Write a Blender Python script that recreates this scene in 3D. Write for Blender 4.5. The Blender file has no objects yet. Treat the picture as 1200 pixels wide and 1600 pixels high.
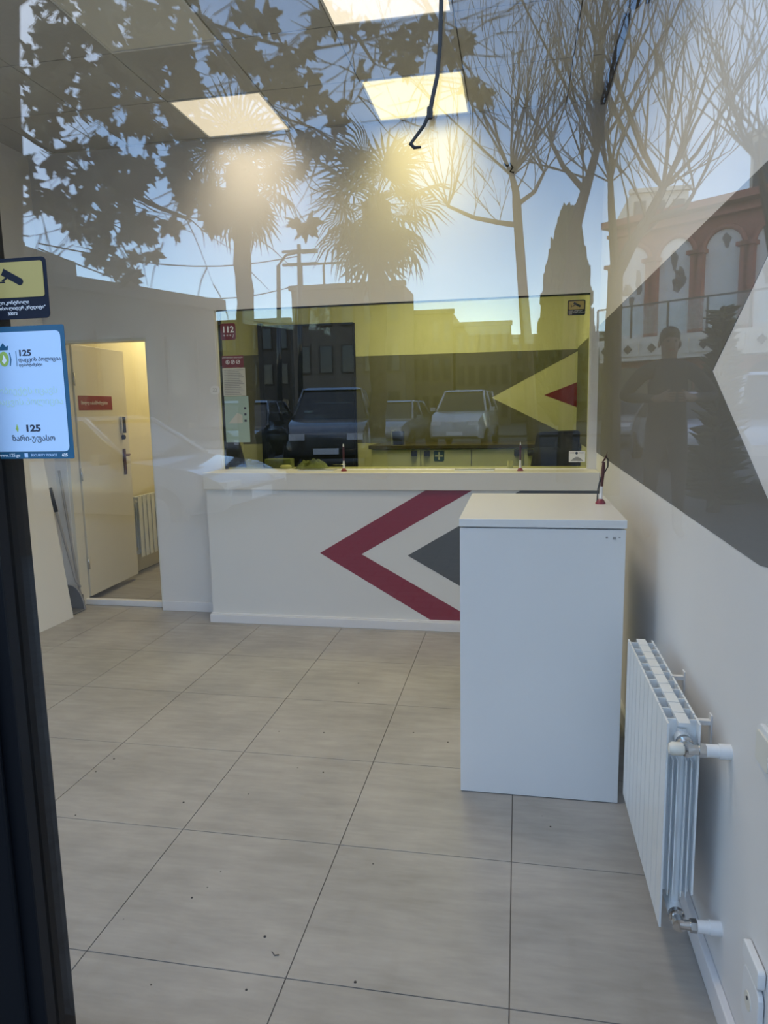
import bpy, bmesh, math, random
from mathutils import Vector, Matrix

PI = math.pi
scene = bpy.context.scene
COL = scene.collection
random.seed(7)

# ---------------------------------------------------------------- camera
cam_data = bpy.data.cameras.new('camera')
cam_data.sensor_fit = 'VERTICAL'
cam_data.sensor_height = 36.0
cam_data.lens = 1102.12 / 1600 * 36.0
cam_data.clip_start = 0.02
cam_data.clip_end = 500
cam = bpy.data.objects.new('camera', cam_data)
COL.objects.link(cam)
_c = [(0.982591, 0.184826, -0.018832), (-0.008812, 0.147614, 0.989006), (0.185574, -0.971622, 0.146673)]
cam.matrix_world = Matrix(((_c[0][0], _c[1][0], _c[2][0], 0.0),
                           (_c[0][1], _c[1][1], _c[2][1], 0.0),
                           (_c[0][2], _c[1][2], _c[2][2], 1.535),
                           (0, 0, 0, 1)))
scene.camera = cam

# ---------------------------------------------------------------- world and exposure
SKY_STRENGTH = 0.64
world = bpy.data.worlds.new('sky')
scene.world = world
world.use_nodes = True
wt = world.node_tree
wt.nodes.clear()
w_out = wt.nodes.new('ShaderNodeOutputWorld')
w_bg = wt.nodes.new('ShaderNodeBackground')
w_sky = wt.nodes.new('ShaderNodeTexSky')
w_sky.sky_type = 'NISHITA'
w_sky.sun_disc = False
w_sky.sun_elevation = math.radians(32)
w_sky.sun_rotation = math.radians(35)
w_sky.air_density = 1.0
w_sky.dust_density = 0.3
w_sky.ozone_density = 3.0
w_tc = wt.nodes.new('ShaderNodeTexCoord')
w_noise = wt.nodes.new('ShaderNodeTexNoise')
w_noise.inputs['Scale'].default_value = 2.2
w_noise.inputs['Detail'].default_value = 5
w_ramp = wt.nodes.new('ShaderNodeValToRGB')
w_ramp.color_ramp.elements[0].position = 0.5
w_ramp.color_ramp.elements[0].color = (0, 0, 0, 1)
w_ramp.color_ramp.elements[1].position = 0.8
w_ramp.color_ramp.elements[1].color = (0.6, 0.6, 0.6, 1)
w_mix = wt.nodes.new('ShaderNodeMixRGB')
w_mix.inputs['Color2'].default_value = (9.0, 9.6, 10.5, 1)
wt.links.new(w_tc.outputs['Generated'], w_noise.inputs['Vector'])
wt.links.new(w_noise.outputs['Fac'], w_ramp.inputs['Fac'])
wt.links.new(w_ramp.outputs['Color'], w_mix.inputs['Fac'])
wt.links.new(w_sky.outputs['Color'], w_mix.inputs['Color1'])
wt.links.new(w_mix.outputs['Color'], w_bg.inputs['Color'])
w_bg.inputs['Strength'].default_value = SKY_STRENGTH
wt.links.new(w_bg.outputs['Background'], w_out.inputs['Surface'])

scene.view_settings.view_transform = 'Standard'
scene.view_settings.look = 'None'
scene.view_settings.gamma = 1.0
scene.view_settings.use_curve_mapping = False
scene.view_settings.exposure = 0.16

# ---------------------------------------------------------------- materials
def mat(name, col, rough=0.5, metal=0.0, noise=0.0, nscale=20.0, bump=0.0, spec=None, emit=None, estr=0.0, coat=0.0):
    m = bpy.data.materials.new(name)
    m.use_nodes = True
    nt = m.node_tree
    b = nt.nodes['Principled BSDF']
    b.inputs['Base Color'].default_value = (*col, 1)
    b.inputs['Roughness'].default_value = rough
    b.inputs['Metallic'].default_value = metal
    if spec is not None:
        b.inputs['Specular IOR Level'].default_value = spec
    if coat:
        b.inputs['Coat Weight'].default_value = coat
    if emit is not None:
        b.inputs['Emission Color'].default_value = (*emit, 1)
        b.inputs['Emission Strength'].default_value = estr
    if noise or bump:
        tc = nt.nodes.new('ShaderNodeTexCoord')
        n = nt.nodes.new('ShaderNodeTexNoise')
        n.inputs['Scale'].default_value = nscale
        n.inputs['Detail'].default_value = 6
        nt.links.new(tc.outputs['Object'], n.inputs['Vector'])
        if noise:
            r = nt.nodes.new('ShaderNodeValToRGB')
            r.color_ramp.elements[0].position = 0.3
            r.color_ramp.elements[1].position = 0.7
            r.color_ramp.elements[0].color = (*[max(0, c * (1 - noise)) for c in col], 1)
            r.color_ramp.elements[1].color = (*[min(1, c * (1 + noise)) for c in col], 1)
            nt.links.new(n.outputs['Fac'], r.inputs['Fac'])
            nt.links.new(r.outputs['Color'], b.inputs['Base Color'])
        if bump:
            bp = nt.nodes.new('ShaderNodeBump')
            bp.inputs['Strength'].default_value = bump
            bp.inputs['Distance'].default_value = 0.002
            nt.links.new(n.outputs['Fac'], bp.inputs['Height'])
            nt.links.new(bp.outputs['Normal'], b.inputs['Normal'])
    return m


def glass_mat(name, tint, f0, rough=0.0):
    """One face of a clear pane: what passes is tinted, what the Fresnel law turns back is mirrored."""
    m = bpy.data.materials.new(name)
    m.use_nodes = True
    nt = m.node_tree
    nt.nodes.clear()
    out = nt.nodes.new('ShaderNodeOutputMaterial')
    mix = nt.nodes.new('ShaderNodeMixShader')
    tr = nt.nodes.new('ShaderNodeBsdfTransparent')
    tr.inputs['Color'].default_value = (*tint, 1)
    gl = nt.nodes.new('ShaderNodeBsdfGlossy')
    gl.inputs['Roughness'].default_value = rough
    gl.inputs['Color'].default_value = (1, 1, 1, 1)
    lw = nt.nodes.new('ShaderNodeLayerWeight')
    lw.inputs['Blend'].default_value = 0.5
    p = nt.nodes.new('ShaderNodeMath'); p.operation = 'POWER'; p.inputs[1].default_value = 5.0
    k = nt.nodes.new('ShaderNodeMath'); k.operation = 'MULTIPLY_ADD'
    k.inputs[1].default_value = 1 - f0; k.inputs[2].default_value = f0
    nt.links.new(lw.outputs['Facing'], p.inputs[0])
    nt.links.new(p.outputs[0], k.inputs[0])
    nt.links.new(k.outputs[0], mix.inputs['Fac'])
    nt.links.new(tr.outputs[0], mix.inputs[1])
    nt.links.new(gl.outputs[0], mix.inputs[2])
    nt.links.new(mix.outputs[0], out.inputs['Surface'])
    return m


def tile_mat():
    m = mat('stone_tile', (0.36, 0.34, 0.315), 0.42, spec=0.35)
    nt = m.node_tree
    b = nt.nodes['Principled BSDF']
    tc = nt.nodes.new('ShaderNodeTexCoord')
    mp = nt.nodes.new('ShaderNodeMapping')
    mp.inputs['Scale'].default_value = (1.6, 7.0, 1.0)
    n1 = nt.nodes.new('ShaderNodeTexNoise'); n1.inputs['Scale'].default_value = 3.0; n1.inputs['Detail'].default_value = 9
    n1.inputs['Roughness'].default_value = 0.65
    n2 = nt.nodes.new('ShaderNodeTexNoise'); n2.inputs['Scale'].default_value = 2.2; n2.inputs['Detail'].default_value = 4
    mul = nt.nodes.new('ShaderNodeMath'); mul.operation = 'ADD'
    r = nt.nodes.new('ShaderNodeValToRGB')
    r.color_ramp.elements[0].position = 0.38; r.color_ramp.elements[0].color = (0.29, 0.275, 0.252, 1)
    r.color_ramp.elements[1].position = 0.62; r.color_ramp.elements[1].color = (0.405, 0.385, 0.353, 1)
    hf = nt.nodes.new('ShaderNodeMath'); hf.operation = 'MULTIPLY'; hf.inputs[1].default_value = 0.5
    nt.links.new(tc.outputs['Object'], mp.inputs['Vector'])
    nt.links.new(mp.outputs['Vector'], n1.inputs['Vector'])
    nt.links.new(tc.outputs['Object'], n2.inputs['Vector'])
    nt.links.new(n1.outputs['Fac'], mul.inputs[0]); nt.links.new(n2.outputs['Fac'], mul.inputs[1])
    nt.links.new(mul.outputs[0], hf.inputs[0]); nt.links.new(hf.outputs[0], r.inputs['Fac'])
    nt.links.new(r.outputs['Color'], b.inputs['Base Color'])
    return m


M = {}
M['tile'] = tile_mat()
M['grout'] = mat('grout', (0.14, 0.13, 0.12), 0.9)
M['wall'] = mat('wall_paint', (0.76, 0.75, 0.74), 0.55, noise=0.02, nscale=3, bump=0.05)
M['ceil'] = mat('ceiling_tile', (0.5, 0.5, 0.49), 0.9, noise=0.03, nscale=60)
M['ceil_grid'] = mat('ceiling_grid', (0.16, 0.16, 0.16), 0.6)
M['white'] = mat('white_laminate', (0.78, 0.79, 0.79), 0.28, noise=0.01, nscale=4)
M['white_matt'] = mat('white_board', (0.8, 0.78, 0.73), 0.5, noise=0.015, nscale=5)
M['counter'] = mat('counter_white', (0.77, 0.77, 0.75), 0.4, noise=0.01, nscale=3)
M['ledge'] = mat('ledge_cream', (0.74, 0.72, 0.66), 0.3)
M['plinth'] = mat('plinth_white', (0.8, 0.8, 0.82), 0.4)
M['red'] = mat('red_vinyl', (0.25, 0.008, 0.024), 0.4)
M['grey_art'] = mat('grey_vinyl', (0.085, 0.088, 0.088), 0.5)
M['grey_band'] = mat('grey_wall_paint', (0.15, 0.145, 0.135), 0.6, noise=0.02, nscale=3)
M['black'] = mat('black_plastic', (0.012, 0.012, 0.013), 0.45)
M['frame'] = mat('dark_frame', (0.004, 0.0045, 0.006), 0.4, spec=0.2)
M['rubber'] = mat('cable_rubber', (0.01, 0.01, 0.011), 0.6)
M['chrome'] = mat('chrome', (0.62, 0.62, 0.62), 0.18, 1.0)
M['steel'] = mat('steel_tray', (0.78, 0.76, 0.68), 0.3, 1.0)
M['enamel'] = mat('white_enamel', (0.76, 0.79, 0.8), 0.3)
M['pvc'] = mat('white_plastic', (0.78, 0.79, 0.8), 0.4)
M['ivory'] = mat('ivory_plastic', (0.74, 0.72, 0.64), 0.4)
M['maroon'] = mat('maroon_plastic', (0.07, 0.012, 0.014), 0.35)
M['red_sticker'] = mat('red_sticker', (0.16, 0.012, 0.022), 0.5)
M['redbase'] = mat('red_base', (0.22, 0.02, 0.03), 0.4)
M['door'] = mat('door_cream', (0.76, 0.72, 0.6), 0.35)
M['warmwall'] = mat('corridor_wall', (0.78, 0.72, 0.5), 0.6, noise=0.02, nscale=3)
M['dark_door'] = mat('dark_door', (0.008, 0.010, 0.012), 0.5, spec=0.15)  # shade of an unlit room put into the colour
M['deskedge'] = mat('dark_worktop', (0.09, 0.075, 0.05), 0.5)
M['cab2'] = mat('back_cabinet', (0.8, 0.8, 0.76), 0.4)
M['leather'] = mat('black_leather', (0.012, 0.013, 0.015), 0.45, noise=0.2, nscale=40, bump=0.2)
M['green'] = mat('first_aid_green', (0.01, 0.07, 0.035), 0.5)
M['print_white'] = mat('print_white', (0.85, 0.85, 0.85), 0.5)
M['print_dark'] = mat('print_dark', (0.02, 0.03, 0.06), 0.5)
M['print_grey'] = mat('print_grey', (0.3, 0.3, 0.3), 0.6)
M['yellow'] = mat('sign_yellow', (0.44, 0.33, 0.09), 0.5)
M['navy'] = mat('sign_navy', (0.005, 0.008, 0.02), 0.5, spec=0.2)
M['petrol'] = mat('sign_petrol', (0.008, 0.09, 0.17), 0.5)
M['skyblue'] = mat('sign_pale_blue', (0.5, 0.66, 0.86), 0.5)
M['fade_green'] = mat('faded_green', (0.5, 0.68, 0.62), 0.5)
M['lime'] = mat('crest_lime', (0.36, 0.5, 0.1), 0.5)
M['paper'] = mat('notice_paper', (0.55, 0.55, 0.48), 0.7)
M['teal_paper'] = mat('pale_green_sheet', (0.34, 0.46, 0.4), 0.6)
M['cloth'] = mat('green_cloth', (0.2, 0.23, 0.18), 0.9, noise=0.3, nscale=30, bump=0.4)
M['scoop'] = mat('grey_scoop', (0.16, 0.155, 0.15), 0.45)
M['pole_grey'] = mat('grey_pole', (0.36, 0.35, 0.34), 0.4)
M['crumb'] = mat('crumb', (0.06, 0.05, 0.045), 0.9)
M['hall_dark'] = mat('unlit_room', (0.1, 0.1, 0.1), 0.9)
# outdoors
M['asphalt'] = mat('asphalt', (0.045, 0.045, 0.047), 0.85, noise=0.2, nscale=8)
M['bark'] = mat('bark', (0.11, 0.085, 0.062), 0.9, noise=0.3, nscale=12, bump=0.5)
M['leaf'] = mat('dry_plane_leaf', (0.12, 0.095, 0.04), 0.7, noise=0.25, nscale=6)
M['frond'] = mat('palm_frond', (0.09, 0.105, 0.04), 0.6, noise=0.2, nscale=6)
M['conifer'] = mat('conifer_green', (0.05, 0.065, 0.03), 0.9, noise=0.3, nscale=8)
M['brick'] = mat('red_brick', (0.36, 0.13, 0.1), 0.85, noise=0.15, nscale=9)
M['plaster'] = mat('cream_plaster', (0.72, 0.66, 0.56), 0.8, noise=0.05, nscale=3)
M['mural'] = mat('mural_white', (0.8, 0.78, 0.75), 0.7)
M['mural_grey'] = mat('mural_grey', (0.22, 0.2, 0.19), 0.7)
M['stone'] = mat('grey_stone', (0.11, 0.095, 0.075), 0.8, noise=0.12, nscale=2)
M['stone_dark'] = mat('brown_stone', (0.06, 0.052, 0.045), 0.8, noise=0.15, nscale=2)
M['pane_dark'] = mat('dark_pane', (0.03, 0.035, 0.04), 0.08)
M['car_dark'] = mat('car_dark_paint', (0.02, 0.024, 0.03), 0.2, coat=1.0)
M['car_silver'] = mat('car_silver_paint', (0.25, 0.26, 0.28), 0.25, 0.4, coat=1.0)
M['car_white'] = mat('car_white_paint', (0.5, 0.51, 0.53), 0.25, coat=1.0)
M['tyre'] = mat('tyre', (0.012, 0.012, 0.012), 0.8)
M['lamp_red'] = mat('tail_lamp', (0.35, 0.01, 0.01), 0.3)
M['lamp_clear'] = mat('head_lamp', (0.8, 0.8, 0.8), 0.15)
M['skin'] = mat('skin', (0.26, 0.15, 0.10), 0.55)
M['jacket'] = mat('dark_jacket', (0.018, 0.018, 0.022), 0.8)
M['trousers'] = mat('grey_trousers', (0.05, 0.05, 0.055), 0.85)
M['awning'] = mat('awning', (.05, .05, .05), .8)
M['hair'] = mat('dark_hair', (0.012, 0.01, 0.009), 0.6)
M['rail_glass'] = glass_mat('rail_glass', (0.85, 0.9, 0.92), 0.05)
M['shop_glass'] = glass_mat('shop_glass', (0.975, 0.98, 0.975), 0.066)
M['amber_glass'] = glass_mat('amber_glass', (0.72, 0.73, 0.44), 0.015)


def paving():
    m = mat('paving', (0.2, 0.19, 0.18), 0.85)
    nt = m.node_tree
    b = nt.nodes['Principled BSDF']
    tc = nt.nodes.new('ShaderNodeTexCoord')
    br = nt.nodes.new('ShaderNodeTexBrick')
    br.inputs['Scale'].default_value = 2.0
    br.inputs['Color1'].default_value = (0.075, 0.07, 0.065, 1)
    br.inputs['Color2'].default_value = (0.1, 0.095, 0.088, 1)
    br.inputs['Mortar'].default_value = (0.04, 0.038, 0.035, 1)
    nt.links.new(tc.outputs['Object'], br.inputs['Vector'])
    nt.links.new(br.outputs['Color'], b.inputs['Base Color'])
    return m


M['paving'] = paving()


# ---------------------------------------------------------------- geometry helpers
class MB:
    def __init__(self):
        self.v = []; self.f = []; self.s = []; self.m = []; self.mi = 0

    def add(self, vs, fs, smooth=False):
        o = len(self.v)
        self.v += [tuple(p) for p in vs]
        for f in fs:
            self.f.append(tuple(i + o for i in f)); self.s.append(smooth); self.m.append(self.mi)
        return self

    def box(self, x0, x1, y0, y1, z0, z1):
        vs = [(x, y, z) for z in (z0, z1) for y in (y0, y1) for x in (x0, x1)]
        return self.add(vs, [(0, 2, 3, 1), (4, 5, 7, 6), (0, 1, 5, 4), (2, 6, 7, 3), (0, 4, 6, 2), (1, 3, 7, 5)])

    def obox(self, c, half, mtx):
        vs = [Vector(c) + mtx @ Vector((sx * half[0], sy * half[1], sz * half[2])) for sz in (-1, 1) for sy in (-1, 1) for sx in (-1, 1)]
        return self.add(vs, [(0, 2, 3, 1), (4, 5, 7, 6), (0, 1, 5, 4), (2, 6, 7, 3), (0, 4, 6, 2), (1, 3, 7, 5)])

    def hexa(self, p):
        """eight corners: four of the bottom ring, then four of the top ring"""
        return self.add(p, [(3, 2, 1, 0), (4, 5, 6, 7), (0, 1, 5, 4), (1, 2, 6, 5), (2, 3, 7, 6), (3, 0, 4, 7)])

    def prism(self, poly, axis, a, b):
        def P(q, t):
            return {'x': (t, q[0], q[1]), 'y': (q[0], t, q[1]), 'z': (q[0], q[1], t)}[axis]
        n = len(poly)
        vs = [P(q, a) for q in poly] + [P(q, b) for q in poly]
        fs = [tuple(range(n - 1, -1, -1)), tuple(range(n, 2 * n))]
        fs += [(i, (i + 1) % n, n + (i + 1) % n, n + i) for i in range(n)]
        return self.add(vs, fs)

    def tube(self, pts, rad, n=8, cap=True):
        pts = [Vector(p) for p in pts]
        if not isinstance(rad, (list, tuple)):
            rad = [rad] * len(pts)
        vs, fs = [], []
        t = (pts[1] - pts[0]).normalized()
        up = Vector((0, 0, 1)) if abs(t.z) < 0.9 else Vector((1, 0, 0))
        a = t.cross(up).normalized()
        for i, p in enumerate(pts):
            if i == 0: t = pts[1] - pts[0]
            elif i == len(pts) - 1: t = pts[-1] - pts[-2]
            else: t = (pts[i + 1] - pts[i]).normalized() + (pts[i] - pts[i - 1]).normalized()
            t = t.normalized()
            a = (a - t * a.dot(t)).normalized()
            b = t.cross(a)
            for k in range(n):
                an = 2 * PI * k / n
                vs.append(p + (a * math.cos(an) + b * math.sin(an)) * rad[i])
        for i in range(len(pts) - 1):
            for k in range(n):
                fs.append((i * n + k, i * n + (k + 1) % n, (i + 1) * n + (k + 1) % n, (i + 1) * n + k))
        self.add(vs, fs, True)
        if cap:
            o = len(self.v) - len(vs)
            self.f.append(tuple(o + k for k in range(n - 1, -1, -1))); self.s.append(False); self.m.append(self.mi)
            self.f.append(tuple(o + (len(pts) - 1) * n + k for k in range(n))); self.s.append(False); self.m.append(self.mi)
        return self

    def lathe(self, prof, c, axis='z', n=20):
        c = Vector(c)
        vs, fs = [], []
        for r, h in prof:
            for k in range(n):
                a = 2 * PI * k / n
                q = (r * math.cos(a), r * math.sin(a), h)
                q = {'z': q, 'y': (q[0], h, q[1]), 'x': (h, q[0], q[1])}[axis]
                vs.append(c + Vector(q))
        m = len(prof)
        for i in range(m - 1):
            for k in range(n):
                fs.append((i * n + k, i * n + (k + 1) % n, (i + 1) * n + (k + 1) % n, (i + 1) * n + k))
        fs.append(tuple(range(n - 1, -1, -1)))
        fs.append(tuple((m - 1) * n + k for k in range(n)))
        return self.add(vs, fs, True)

    def data(self, name, mats, off=(0, 0, 0), angle=35):
        me = bpy.data.meshes.new(name)
        ox, oy, oz = off
        me.from_pydata([(x - ox, y - oy, z - oz) for x, y, z in self.v], [], self.f)
        mats = mats if isinstance(mats, (list, tuple)) else [mats]
        for m in mats:
            me.materials.append(m)
        me.polygons.foreach_set('use_smooth', self.s)
        me.polygons.foreach_set('material_index', self.m)
        bm = bmesh.new(); bm.from_mesh(me)
        bmesh.ops.recalc_face_normals(bm, faces=bm.faces)
        for e in bm.edges:
            if len(e.link_faces) == 2 and e.calc_face_angle(0) > math.radians(angle):
                e.smooth = False
        bm.to_mesh(me); bm.free()
        return me


LOC = {}


def link(o, parent=None):
    COL.objects.link(o)
    if parent is not None:
        o.parent = parent
    return o


def tag(o, label=None, cat=None, group=None, kind=None):
    if label: o['label'] = label
    if cat: o['category'] = cat
    if group: o['group'] = group
    if kind: o['kind'] = kind
    return o


def thing(name, label, cat, loc=(0, 0, 0), group=None, kind=None):
    o = bpy.data.objects.new(name, None)
    o.empty_display_size = 0.1
    link(o)
    o.location = loc
    LOC[o.name] = tuple(loc)
    return tag(o, label, cat, group, kind)


def part(name, mb, mats, parent=None, bevel=0.0, label=None, loc=None):
    """One mesh object; MB holds world coordinates of the first build."""
    off = LOC.get(parent.name, (0, 0, 0)) if parent is not None else (loc or (0, 0, 0))
    o = bpy.data.objects.new(name, mb.data(name, mats, off))
    link(o, parent)
    if parent is None:
        o.location = off
    LOC[o.name] = off
    if bevel:
        b = o.modifiers.new('bevel', 'BEVEL')
        b.width = bevel; b.segments = 2; b.limit_method = 'ANGLE'; b.angle_limit = math.radians(40)
    if label:
        o['label'] = label
    return o


def solo(name, mb, mats, label, cat, loc, group=None, bevel=0.0):
    return tag(part(name, mb, mats, None, bevel, loc=loc), label, cat, group)


def struct(name, mb, mats, parent=None, bevel=0.0):
    o = part(name, mb, mats, parent, bevel)
    if parent is None:
        o['kind'] = 'structure'
    return o


def copy_tree(o, parent=None):
    c = o.copy()
    COL.objects.link(c)
    if parent is not None:
        c.parent = parent
    for ch in list(o.children):
        copy_tree(ch, c)
    return c


def text(name, body, size, at, m, parent, facing='-y', align='CENTER', depth=0.0004, shear=0.0, bold=0.0, xs=1.0):
    """flat print: letters of BODY, middle of the line at AT, read from the FACING side"""
    cu = bpy.data.curves.new(name, 'FONT')
    cu.body = body; cu.size = size; cu.align_x = align; cu.align_y = 'CENTER'
    cu.extrude = depth / 2; cu.resolution_u = 3; cu.shear = shear; cu.offset = bold
    o = bpy.data.objects.new(name, cu)
    COL.objects.link(o)
    bpy.context.view_layer.update()
    dg = bpy.context.evaluated_depsgraph_get()
    me = bpy.data.meshes.new_from_object(o.evaluated_get(dg))
    COL.objects.unlink(o); bpy.data.objects.remove(o); bpy.data.curves.remove(cu)
    rot = {'-y': Matrix.Rotation(PI / 2, 4, 'X'),
           '+x': Matrix.Rotation(PI / 2, 4, 'Z') @ Matrix.Rotation(PI / 2, 4, 'X')}[facing]
    me.transform(rot @ Matrix.Diagonal((xs, 1, 1, 1)))
    off = LOC.get(parent.name, (0, 0, 0))
    me.transform(Matrix.Translation(Vector(at) - Vector(off)))
    me.materials.clear(); me.materials.append(m)
    t = bpy.data.objects.new(name, me)
    link(t, parent); LOC[t.name] = off
    return t


def rrect(x0, x1, z0, z1, r, n=4):
    p = []
    for cx, cz, a0 in ((x1 - r, z0 + r, -90), (x1 - r, z1 - r, 0), (x0 + r, z1 - r, 90), (x0 + r, z0 + r, 180)):
        for k in range(n + 1):
            a = math.radians(a0 + 90 * k / n)
            p.append((cx + r * math.cos(a), cz + r * math.sin(a)))
    return p


def rot_to(d, up=(0, 0, 1)):
    """matrix whose x axis points along D"""
    x = Vector(d).normalized()
    y = Vector(up).cross(x)
    y = y.normalized() if y.length > 1e-4 else Vector((0, 1, 0))
    z = x.cross(y)
    return Matrix((x, y, z)).transposed()


# ================================================================ THE ROOM
XL, XR = -3.55, 0.52          # side walls
YF, YW = 1.0, 4.93            # shop window and the wall behind the counter
HC = 3.405                    # ceiling
GX, GY = -1.209, 1.632        # one corner of the floor tile grid


def clip_tiles(x0, x1, y0, y1, parent, ztop):
    g = 0.0018
    i0, i1 = math.floor((x0 - GX) / .6), math.ceil((x1 - GX) / .6)
    j0, j1 = math.floor((y0 - GY) / .6), math.ceil((y1 - GY) / .6)
    cache = {}
    for i in range(i0, i1):
        for j in range(j0, j1):
            a, b = max(x0, GX + i * .6), min(x1, GX + i * .6 + .6)
            c, d = max(y0, GY + j * .6), min(y1, GY + j * .6 + .6)
            if b - a < .02 or d - c < .02:
                continue
            mb = MB(); mb.box(a + g, b - g, c + g, d - g, ztop - 0.01, ztop)
            t = part('tile', mb, M['tile'], parent)


mb = MB(); mb.box(XL - .2, XR + .12, YF - .04, 8.2, -0.12, -0.004)
floor = struct('floor', mb, M['grout'])
clip_tiles(XL, XR, YF + .02, 5.03, floor, 0.0)
clip_tiles(-3.62, -2.72, 5.10, 7.7, floor, 0.0)

# wall behind the counter: pier, lintel, window opening and door opening
mb = MB()
mb.box(XL, -3.45, YW, YW + .12, 0, HC)
mb.box(-3.45, -2.71, YW, YW + .12, 2.08, HC)
mb.box(-2.71, -2.165, YW, YW + .12, 0, HC)
mb.box(-2.165, .468, YW, YW + .12, 2.25, HC)
mb.box(-2.165, .468, YW, YW + .12, 0, 1.09)
mb.box(.468, XR, YW, YW + .12, 0, HC)
wall_back = struct('wall_back', mb, M['wall'])
mb = MB(); mb.box(-2.71, -2.20, YW - .014, YW, 0, .075)
struct('baseboard_back', mb, M['plinth'], bevel=.003)

# party wall: runs on past the counter into the clerks' room
mb = MB(); mb.box(XR, XR + .12, YF - .1, 6.77, 0, HC)
wall_right = struct('wall_right', mb, M['wall'])
mb = MB()
mb.prism([(4.93, 1.21), (1.62, 1.18), (1.40, 1.21), (2.09, 1.616), (1.33, 2.04), (4.93, 2.04)], 'x', XR - .0015, XR)
part('painted_band', mb, M['grey_band'], wall_right, label='dark grey painted band with a chevron notch')
mb = MB(); mb.box(XR - .0015, XR, 5.05, 6.65, 1.2, 2.03)
part('painted_band', mb, M['grey_band'], wall_right)
mb = MB(); mb.box(XR - .02, XR, YF + .05, 4.68, 0, .075)
struct('baseboard_right', mb, M['plinth'], bevel=.004)
mb = MB(); mb.box(XL - .12, XL, YF - .1, YW + .12, 0, HC)
struct('wall_left', mb, M['wall'])

# ceiling of square panels with three light panels in the grid
mb = MB(); mb.box(XL - .12, XR + .12, YF - .1, YW + .12, HC + .014, HC + .1)
ceiling = struct('ceiling', mb, M['ceil_grid'])
CX, CY = -.32, 4.90
LIGHTS = {(0, 0), (0, 2), (2, 0), (2, 2), (0, 4), (2, 4)}
for i in range(-2, 6):
    for j in range(-1, 7):
        if (i, j) in LIGHTS:
            continue
        a, b = max(XL, CX - i * .6 - .6), min(XR, CX - i * .6)
        c, d = max(YF, CY - j * .6 - .6), min(YW, CY - j * .6)
        if b - a < .02 or d - c < .02:
            continue
        mb = MB(); mb.box(a + .003, b - .003, c + .003, d - .003, HC, HC + .014)
        part('ceiling_panel', mb, M['ceil'], ceiling)


def ceiling_light(i, j, label, col, strength, watts):
    x0, x1 = CX - i * .6 - .6, CX - i * .6
    y0, y1 = CY - j * .6 - .6, CY - j * .6
    xc, yc = (x0 + x1) / 2, (y0 + y1) / 2
    t = thing('ceiling_light', label, 'ceiling light', (xc, yc, HC), 'square light panels in the ceiling')
    f = MB(); w = .016
    f.box(x0 + .004, x1 - .004, y0 + .004, y0 + w, HC - .004, HC + .014)
    f.box(x0 + .004, x1 - .004, y1 - w, y1 - .004, HC - .004, HC + .014)
    f.box(x0 + .004, x0 + w, y0 + w, y1 - w, HC - .004, HC + .014)
    f.box(x1 - w, x1 - .004, y0 + w, y1 - w, HC - .004, HC + .014)
    part('frame', f, M['white'], t)
    d = MB(); d.box(x0 + w, x1 - w, y0 + w, y1 - w, HC, HC + .012)
    part('diffuser', d, mat('light_diffuser', (.8, .8, .75), .6, emit=col, estr=strength), t)
    if not watts:
        return t
    la = bpy.data.lights.new('panel_light', 'AREA')
    la.shape = 'SQUARE'; la.size = .54; la.energy = watts; la.color = col
    la.spread = math.radians(125)
    lo = bpy.data.objects.new('panel_light', la)
    link(lo, t); lo.location = (0, 0, -.006)
    return t


ceiling_light(0, 0, 'square ceiling light panel glowing yellow, nearest the wall above the counter window', (1.0, .84, .38), .80, 5)
ceiling_light(0, 2, 'square ceiling light panel cut off by the top edge of the picture', (1.0, .86, .66), .86, 9)
ceiling_light(2, 0, 'cream square ceiling light panel above the door side of the counter', (1.0, .84, .60), .60, 4)
ceiling_light(2, 2, 'square ceiling light panel that is switched off, among the mirrored leaves', (1.0, .86, .66), 0.0, 0)
ceiling_light(0, 4, 'square ceiling light panel close behind the shop window, on the wall side', (1.0, .86, .66), .86, 7)  # out of view, added to brighten the near floor and side wall
ceiling_light(2, 4, 'square ceiling light panel close behind the shop window, on the door side', (1.0, .86, .66), .86, 7)  # second added panel, unseen, only for more light at the front

# shop front: sill wall, lintel, mullion and the big pane
mb = MB()
mb.box(XL - .12, XR + .12, YF - .1, YF + .08, -.12, .28)
mb.box(XL - .12, XR + .12, YF - .1, YF + .08, 3.1, HC + .1)
struct('wall_front', mb, M['stone'])
mb = MB(); mb.box(-.812, XR, YF - .004, YF + .004, .28, 3.1)
window_1 = struct('window_1', mb, M['shop_glass'])
mb = MB(); mb.box(XL, -.94, YF - .004, YF + .004, .28, 3.1)
window_3 = struct('window_3', mb, M['shop_glass'])
mb = MB()
mb.box(-.94, -.812, YF - .03, YF + .05, .28, 3.1)
mb.box(-.94, -.842, YF - .042, YF - .03, .28, 3.1)
part('mullion', mb, M['frame'], window_1, bevel=.004)

# the street front goes on past the shop, and above it
mb = MB()
mb.box(XR + .12, XR + 7, YF - .1, YF + .2, -.12, HC + .1)
mb.box(XL - 7, XL - .12, YF - .1, YF + .2, -.12, HC + .1)
mb.box(XL - 7, XR + 7, YF - .1, YF + .2, HC + .1, HC + 3.2)
struct('wall_facade', mb, M['plaster'])

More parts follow.
